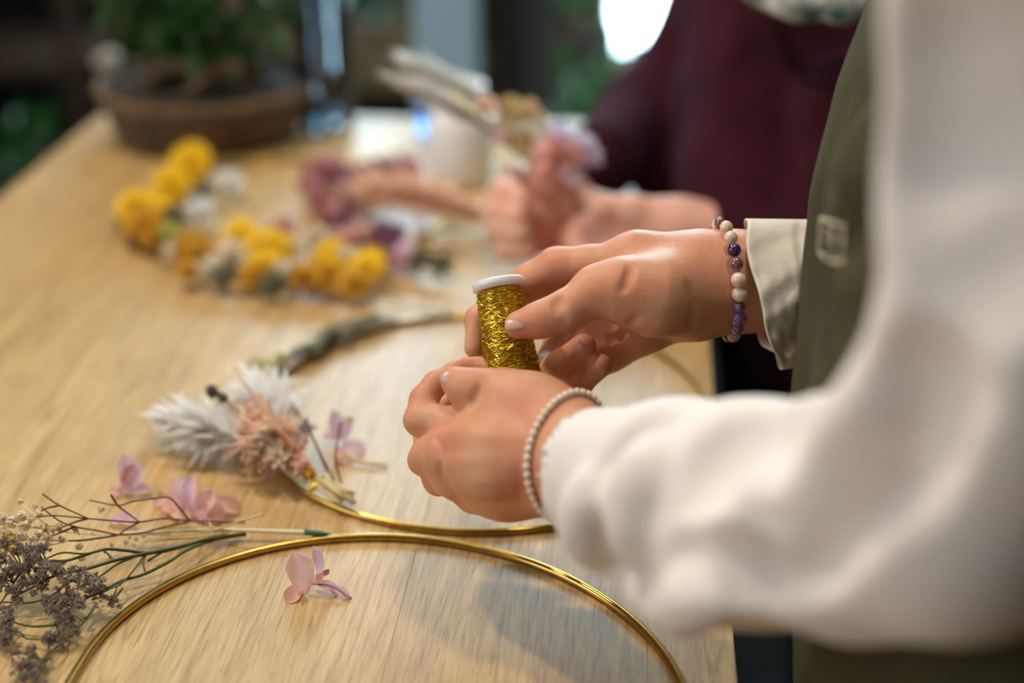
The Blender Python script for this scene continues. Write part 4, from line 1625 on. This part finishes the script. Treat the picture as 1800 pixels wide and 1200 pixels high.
f = chains_to_field([
    ([(Q(1222, -120, 1.47) + RT * .13, .13), (Q(1200, 0, 1.47) + RT * .14, .14), (Q(1190, 200, 1.47) + RT * .14, .14), (Q(1195, 330, 1.47) + RT * .14, .14), (np.array([.345, 1.40, .70]), .135), (np.array([.36, 1.40, .55]), .13)], .02),
    ([(Q(1215, 0, 1.36) + RT * .13, .13), (Q(1200, 330, 1.34) + RT * .13, .13), (np.array([.335, 1.24, .70]), .125), (np.array([.35, 1.24, .55]), .12)], .02),
    (PX((1290, -60, 1.56, 96), (1215, 120, 1.58, 84), (1128, 206, 1.54, 80), (1056, 280, 1.44, 62), (1036, 302, 1.415, 52)), .015),
    (PX((1170, 230, 1.54, 80), (1165, 310, 1.52, 62)), .02),
    (PX((1500, 200, 1.22, 110), (1480, 400, 1.22, 80), (1370, 440, 1.25, 66), (1276, 412, 1.268, 54)), .015),
    ([(np.array([.42, 1.28, 1.25]), .11), (np.array([.42, 1.52, 1.25]), .11)], .05),
], .006, .02)
for y in (150, 190, 225, 255):
    valley([(1050 + (255 - y) * .8, y + 16), (1130 + (255 - y) * .4, y - 6)], .006, .012)
f.wobble(inflate_noise(.003, 45, 12))
V, Fc = f.mesh()
low = V[:, 2] < TZ + .004
pen = np.clip(vr + .004 - V @ vx, 0, None)
V[low] += pen[low][:, None] * vx
mk('sweater', V, Fc, M['maroon'], p2)
f = chains_to_field([([(np.array([.40, 1.30, .85]), .12), (np.array([.42, 1.30, .5]), .085), (np.array([.42, 1.30, .06]), .06)], .04),
                     ([(np.array([.40, 1.47, .85]), .12), (np.array([.42, 1.47, .5]), .085), (np.array([.42, 1.47, .06]), .06)], .04)], .01, .02)
V, Fc = f.mesh()
mk('trousers', V, Fc, M['trouser'], p2)
for y in (1.30, 1.47):
    f = chains_to_field([([(np.array([.45, y, .045]), .045), (np.array([.34, y, .032]), .032), (np.array([.28, y, .026]), .026)], .02)], .006, .01)
    V, Fc = f.mesh()
    V[:, 2] = np.maximum(V[:, 2], .001)
    mk('shoe', V, Fc, M['trouser'], p2)
# patterned scarf
M['scarf'] = mat('teal_and_white_scarf', (.62, .62, .56), .9, color2=(.02, .10, .10), vscale=44, sheen=.1)
f = chains_to_field([
    (PX((1305, -70, 1.20, 42), (1350, -22, 1.17, 36), (1410, 2, 1.15, 34), (1475, 2, 1.13, 34), (1530, -24, 1.12, 36), (1570, -90, 1.12, 40)), .012),
    (PX((1330, -90, 1.22, 40), (1390, -42, 1.17, 32), (1450, -36, 1.15, 32), (1530, -80, 1.14, 36)), .01)], .005, .01)
f.wobble(inflate_noise(.003, 160, 2))
V, Fc = f.mesh()
mk('scarf', V, Fc, M['scarf'], p2)

# bouquet in the far hands
M['ribbonpink'] = mat('coral_pink_flower', (.97, .58, .50), .6, color2=(.97, .74, .74), vscale=40, thin=.5)
M['lilacwhite'] = mat('lilac_white_petal', (.97, .90, 1.0), .6, color2=(.86, .74, .95), vscale=60, thin=.45)
bq = empty('dried_bouquet', Q(960, 300, 1.31), 'small dried bouquet with white plumes and a coral pink bloom in the far hand', 'bouquet')
mb = MB()
for k_ in range(14):
    a = Q(950 + rnd.uniform(-8, 14), 300 + rnd.uniform(-6, 6), 1.305)
    b = Q(760 + rnd.uniform(0, 60), 165 + rnd.uniform(-15, 22), 1.30 + rnd.uniform(-.01, .02))
    mb.tube(spline([a, (a + b) / 2 + UP * .004, b], 5), .0011, 5)
mb.build('stem', M['straw2'], bq)
feathery(bq, 'white_plume', [Q(742, 165, 1.30), Q(790, 190, 1.30), Q(850, 225, 1.30), Q(900, 262, 1.30)], M['plume'], .005, .05, 420, .004)
feathery(bq, 'white_plume', [Q(760, 132, 1.32), Q(800, 155, 1.32), Q(850, 185, 1.32), Q(890, 225, 1.31)], M['plume'], .007, .05, 380, .004)
for a, b, r, kd, mm in [(858, 186, 16, 'puff', 'peach'), (900, 200, 26, 'spray', 'straw'), (925, 205, 24, 'spray', 'straw'), (935, 192, 14, 'puff', 'peach'), (905, 230, 24, 'puff', 'cream'), (885, 235, 18, 'puff', 'petal_lilac'),
                        (950, 220, 20, 'spray', 'cream'), (925, 250, 22, 'puff', 'straw'), (895, 182, 14, 'puff', 'straw'), (960, 245, 16, 'spray', 'straw')]:
    head(bq, kd, mm, Q(a, b, 1.30), r * 1.7 / F, (rnd.uniform(-.8, .2), -.5, 1))
for a, b, r, kd, mm in [(970, 270, 32, 'puff', 'ribbonpink'), (1000, 272, 32, 'puff', 'ribbonpink'), (985, 248, 28, 'puff', 'lilacwhite'), (1020, 256, 24, 'puff', 'lilacwhite'), (1036, 278, 20, 'puff', 'lilacwhite'), (960, 300, 24, 'puff', 'ribbonpink'), (1005, 305, 20, 'puff', 'lilacwhite')]:
    head(bq, kd, mm, Q(a, b, 1.265), r * 1.7 / F, (rnd.uniform(-.3, .8), -.6, 1))

# ================================================================= THINGS AT THE FAR END OF THE TABLE
M['bark'] = mat('brown_basket', (.19, .115, .055), .85, var=.5, vscale=30, bump=.6, bscale=40, bdist=.004)
M['green_leaf'] = mat('deep_green_leaf', (.035, .13, .015), .5, color2=(.015, .05, .012), vscale=30, thin=.3)
M['glass'] = mat('clear_glass', (.34, .44, .50), .05, trans=1.0)
M['stone'] = mat('pale_pebble', (.45, .40, .33), .8, var=.2, vscale=40)
M['soil'] = mat('dark_soil', (.04, .025, .015), .95, var=.4, vscale=80)
M['bluegl'] = mat('blue_glass', (.15, .35, .75), .08, trans=.7)
M['milk'] = mat('milky_white_glass', (.92, .96, .98), .25, sss=.3, sssr=(1, 1, 1), coat=.3)

c = T(372, 232)
pl = empty('planted_bowl', (c[0], c[1], TZ), 'round brown woven bowl planted with green foliage at the table end', 'planter')
prof = [(0, .004), (.085, .004), (.105, .02), (.125, .05), (.130, .065), (.124, .065), (.118, .052), (.095, .03), (0, .028)]
mk('dish', *lathe(prof, (c[0], c[1], TZ - .002), seg=40), M['pod'], pl)
for i in range(5):
    rr = .108 + .0045 * i
    z = TZ + .018 + .011 * i
    P = [(c[0] + (rr + .0025 * math.cos(20 * t + i * PI)) * math.cos(t), c[1] + (rr + .0025 * math.cos(20 * t + i * PI)) * math.sin(t), z) for t in np.arange(120) * 2 * PI / 120]
    mk('woven_band', *tube(P, .0062, 6, closed=True), M['bark'], pl)
mk('soil', *lathe([(0, .060), (.06, .062), (.118, .056), (.118, .04), (0, .04)], (c[0], c[1], TZ), seg=30), M['soil'], pl)
for k_ in range(6):
    a = k_ * 1.05 + .3
    b = np.array([c[0] + .07 * math.cos(a), c[1] + .07 * math.sin(a), TZ + .06])
    mk('driftwood', *tube(spline([b, b + np.array([.04 * math.cos(a + 2), .03 * math.sin(a + 2), .03]), b + np.array([.08 * math.cos(a + 2.2), .05 * math.sin(a + 2), .035])], 5), .009, 7), M['bark'], pl)
for x, y, r in ((190, 108, 26), (278, 128, 30)):
    p = np.array(T(x, y + 60, .0))
    p = Q(x, y, 1.92 if x < 200 else 1.80)
    mk('pebble', *ball(p, r * 1.85 / F, 14, 10, (1, 1, .8), .03), M['stone'], pl)


def leafy(parent, c_, rx, ry, rz_, n, L_, m, name='foliage', stems=14, base=None):
    mb = MB()
    for k_ in range(n):
        u = np.array([rnd.gauss(0, 1), rnd.gauss(0, 1), rnd.gauss(0, 1)])
        u /= np.linalg.norm(u)
        p = np.array(c_) + u * np.array([rx, ry, rz_]) * rnd.uniform(.35, 1)
        d = u + np.array([rnd.uniform(-.7, .7), rnd.uniform(-.7, .7), rnd.uniform(-.9, .3)])
        d /= np.linalg.norm(d)
        mb.add(*petal(p, p + d * L_ * rnd.uniform(.6, 1.2), L_ * .42, (rnd.uniform(-.5, .5), rnd.uniform(-.5, .5), 1), .15, 4, 3))
    o = mb.build(name, m, parent)
    tag(o, kind='stuff')
    if base is not None:
        for k_ in range(stems):
            u = np.array([rnd.uniform(-.8, .8) * rx, rnd.uniform(-.8, .8) * ry, rnd.uniform(-.4, .6) * rz_])
            e = np.array(c_) + u
            mk('stem', *tube(spline([np.array(base) + u * .2 * np.array([1, 1, 0]), (np.array(base) + e) / 2 + u * .15, e], 4), .0016, 5), M['green'], parent)
    return o


leafy(pl, (c[0], c[1] + .01, TZ + .165), .115, .10, .085, 420, .034, M['green_leaf'], base=(c[0], c[1], TZ + .06))
leafy(pl, (c[0] - .02, c[1] + .02, TZ + .24), .10, .08, .06, 200, .036, mat('bright_green_leaf', (.07, .22, .02), .5, var=.3, vscale=30, thin=.3))
head(pl, 'puff', 'ribbonpink', Q(402, -2, 1.66), .016, (0, -1, .5), 'red_bloom')

for (x, y, hh, r, m_, lb) in ((560, 232, .24, .020, 'glass', 'tall slim clear glass cylinder beside the planted bowl'), (592, 218, .30, .022, 'glass', 'taller clear glass cylinder, further back than the slim one')):
    c = T(x, y)
    r0 = empty('glass_vase', (c[0], c[1], TZ), lb, 'vase', )
    prof = [(0, .001), (r, .001), (r, hh), (r - .002, hh), (r - .002, .012), (0, .012)]
    mk('vessel', *lathe(prof, (c[0], c[1], TZ), seg=28), M[m_], r0)
    mk('water', *lathe([(0, .0125), (r - .0022, .0125), (r - .0022, hh * .45), (0, hh * .45)], (c[0], c[1], TZ), seg=28), mat('water_tint', (.35, .70, .75), .02, trans=.9), r0)
    for k_ in range(4):
        mk('stem', *tube([(c[0] + rnd.uniform(-1, 1) * r * .5, c[1] + rnd.uniform(-1, 1) * r * .5, TZ + .014), (c[0] + rnd.uniform(-1, 1) * r * .6, c[1] + rnd.uniform(-1, 1) * r * .6, TZ + hh + .05)], .0015, 5), M['green'], r0)

c = T(812, 318)
wv = empty('white_vase', (c[0], c[1], TZ), 'milky white glass vase behind the far hands', 'vase')
mk('vessel', *lathe([(0, 0), (.032, 0), (.036, .015), (.038, .06), (.030, .09), (.022, .10), (.026, .11), (.022, .11), (.020, .10), (.026, .085), (.034, .05), (0, .01)], (c[0], c[1], TZ), seg=32), M['milk'], wv)
c = T(764, 232)
bb = empty('blue_bottle', (c[0], c[1], TZ), 'small round blue glass bottle left of the white post', 'bottle')
mk('vessel', *lathe([(0, 0), (.02, 0), (.024, .012), (.024, .035), (.009, .052), (.008, .066), (.010, .068), (.006, .068), (.006, .05), (0, .045)], (c[0], c[1], TZ), seg=28), M['bluegl'], bb)
mk('stopper', *lathe([(0, .064), (.006, .064), (.007, .078), (0, .079)], (c[0], c[1], TZ), seg=16), M['bark'], bb)

# white post and grey panel behind the table
M['post'] = mat('pale_blue_grey_paint', (.56, .84, 1.0), .6, var=.05, vscale=4)
M['greyp'] = mat('grey_panel', (.11, .11, .12), .7, var=.1, vscale=4)
o = mk('support_post', *box((-.105, 2.3, 1.37), (.105, .08, 2.64)), M['post'], smooth=False)
bevel_obj(o, .006)
tag(o, 'pale blue-grey painted post rising behind the table', 'post')
o = mk('folding_screen', *box((.02, 2.36, .90), (.10, .03, 1.8)), M['greyp'], smooth=False)
bevel_obj(o, .004)
tag(o, 'narrow grey panel standing right behind the pale post', 'panel')
o = mk('timber_batten', *box((-.040, 2.33, .95), (.018, .04, 1.9)), M['bark'], smooth=False)
tag(o, 'thin brown timber strip between the pale post and grey panel', 'batten')

# shelving along the far wall
M['shelfwood'] = mat('dark_brown_shelf', (.12, .065, .03), .7, var=.3, vscale=8)


def shelf(name, x0, x1, y, zs, label, dep=.35):
    r = empty(name, ((x0 + x1) / 2, y, 0), label, 'shelf')
    for z in zs:
        mk('board', *box(((x0 + x1) / 2, y, z), (x1 - x0, dep, .03)), M['shelfwood'], r, smooth=False)
    for x in (x0 + .02, x1 - .02):
        for yy in (y - dep / 2 + .02, y + dep / 2 - .02):
            mk('upright', *box((x, yy, max(zs) / 2 + .02), (.035, .035, max(zs) + .04)), M['shelfwood'], r, smooth=False)
    return r


shelf('plant_shelf', -1.62, -.95, 3.25, (.12, .45, .78, 1.12), 'dark brown open shelf rack at the left of the far wall')
shelf('display_bench', -.85, .32, 3.25, (.10, .40), 'low dark bench of boards carrying crates and pots under the window')


def crate(x, y, z, sx, sy, sz, label, mm='shelfwood'):
    r = empty('wooden_crate', (x, y, z), label, 'crate')
    for i in range(3):
        zz = z + sz * (i + .5) / 3
        for yy in (y - sy / 2, y + sy / 2):
            mk('slat', *box((x, yy, zz), (sx, .012, sz / 3 - .012)), M[mm], r, smooth=False)
        for xx in (x - sx / 2 + .006, x + sx / 2 - .006):
            mk('slat', *box((xx, y, zz), (.012, sy - .014, sz / 3 - .012)), M[mm], r, smooth=False)
    mk('bottom', *box((x, y, z + .006), (sx - .03, sy - .02, .012)), M[mm], r, smooth=False)
    return r


M['tanwood'] = mat('tan_crate_wood', (.36, .22, .10), .8, var=.3, vscale=12)


def pot(x, y, z, r, h_, mm, label, fol=None, fr=.12, n=240, bloom=None):
    o = empty('potted_plant', (x, y, z), label, 'plant')
    mk('pot', *lathe([(0, 0), (r * .75, 0), (r, h_ * .85), (r * 1.08, h_ * .85), (r * 1.08, h_), (r * .92, h_), (r * .92, h_ * .8), (0, h_ * .8)], (x, y, z), seg=24), M[mm], o)
    if fol:
        leafy(o, (x, y, z + h_ + fr * .8), fr, fr, fr, n, .05, M[fol], base=(x, y, z + h_ * .8), stems=8)
    if bloom:
        for k_ in range(9):
            u = np.array([rnd.uniform(-1, 1) * fr, rnd.uniform(-1, -.1) * fr, rnd.uniform(.2, 1.6) * fr])
            head(o, 'puff', bloom, np.array([x, y, z + h_]) + u, .022, (0, -1, .4), 'bloom')
    return o


M['terracotta'] = mat('terracotta', (.30, .12, .06), .8, var=.15, vscale=12)
M['zinc'] = mat('grey_zinc', (.35, .40, .42), .4, .6, var=.1, vscale=12)
M['magenta'] = mat('magenta_bloom', (.45, .03, .16), .6, var=.2, vscale=40, thin=.2)
crate(-.36, 3.16, .415, .42, .24, .16, 'tan slatted crate on the bench, left of the pale post', 'tanwood')
crate(.10, 3.16, .415, .26, .22, .13, 'brown slatted crate on the bench, right of the grey panel')
pot(-.71, 3.2, .415, .07, .13, 'zinc', 'bushy green plant in a grey metal pot at the left end of the bench', 'green_leaf', .12, 220)
pot(-.36, 3.2, .43, .06, .12, 'zinc', 'green plant in a grey metal pot inside the tan crate', 'green_leaf', .12, 160)
pot(.10, 3.2, .43, .06, .12, 'terracotta', 'green plant in a clay pot inside the brown crate', 'green_leaf', .11, 160)
pot(.15, 2.75, 0, .10, .30, 'zinc', 'tall green plant standing in a floor pot beside the bright window', 'green_leaf', .14, 320)
pot(-1.15, 3.2, 1.135, .08, .12, 'terracotta', 'plant in a clay pot on the top board of the rack', 'green_leaf', .13, 160)
pot(-1.40, 3.2, .795, .08, .12, 'terracotta', 'plant in a clay pot on the second board of the rack', 'green_leaf', .10, 140)
pot(-.83, 2.15, 0, .11, .36, 'zinc', 'bucket of magenta flowers on the floor left of the table end', 'green_leaf', .15, 260, 'magenta')
pot(-1.12, 2.05, 0, .11, .34, 'zinc', 'second bucket of magenta flowers, at the left edge', 'green_leaf', .15, 240, 'magenta')
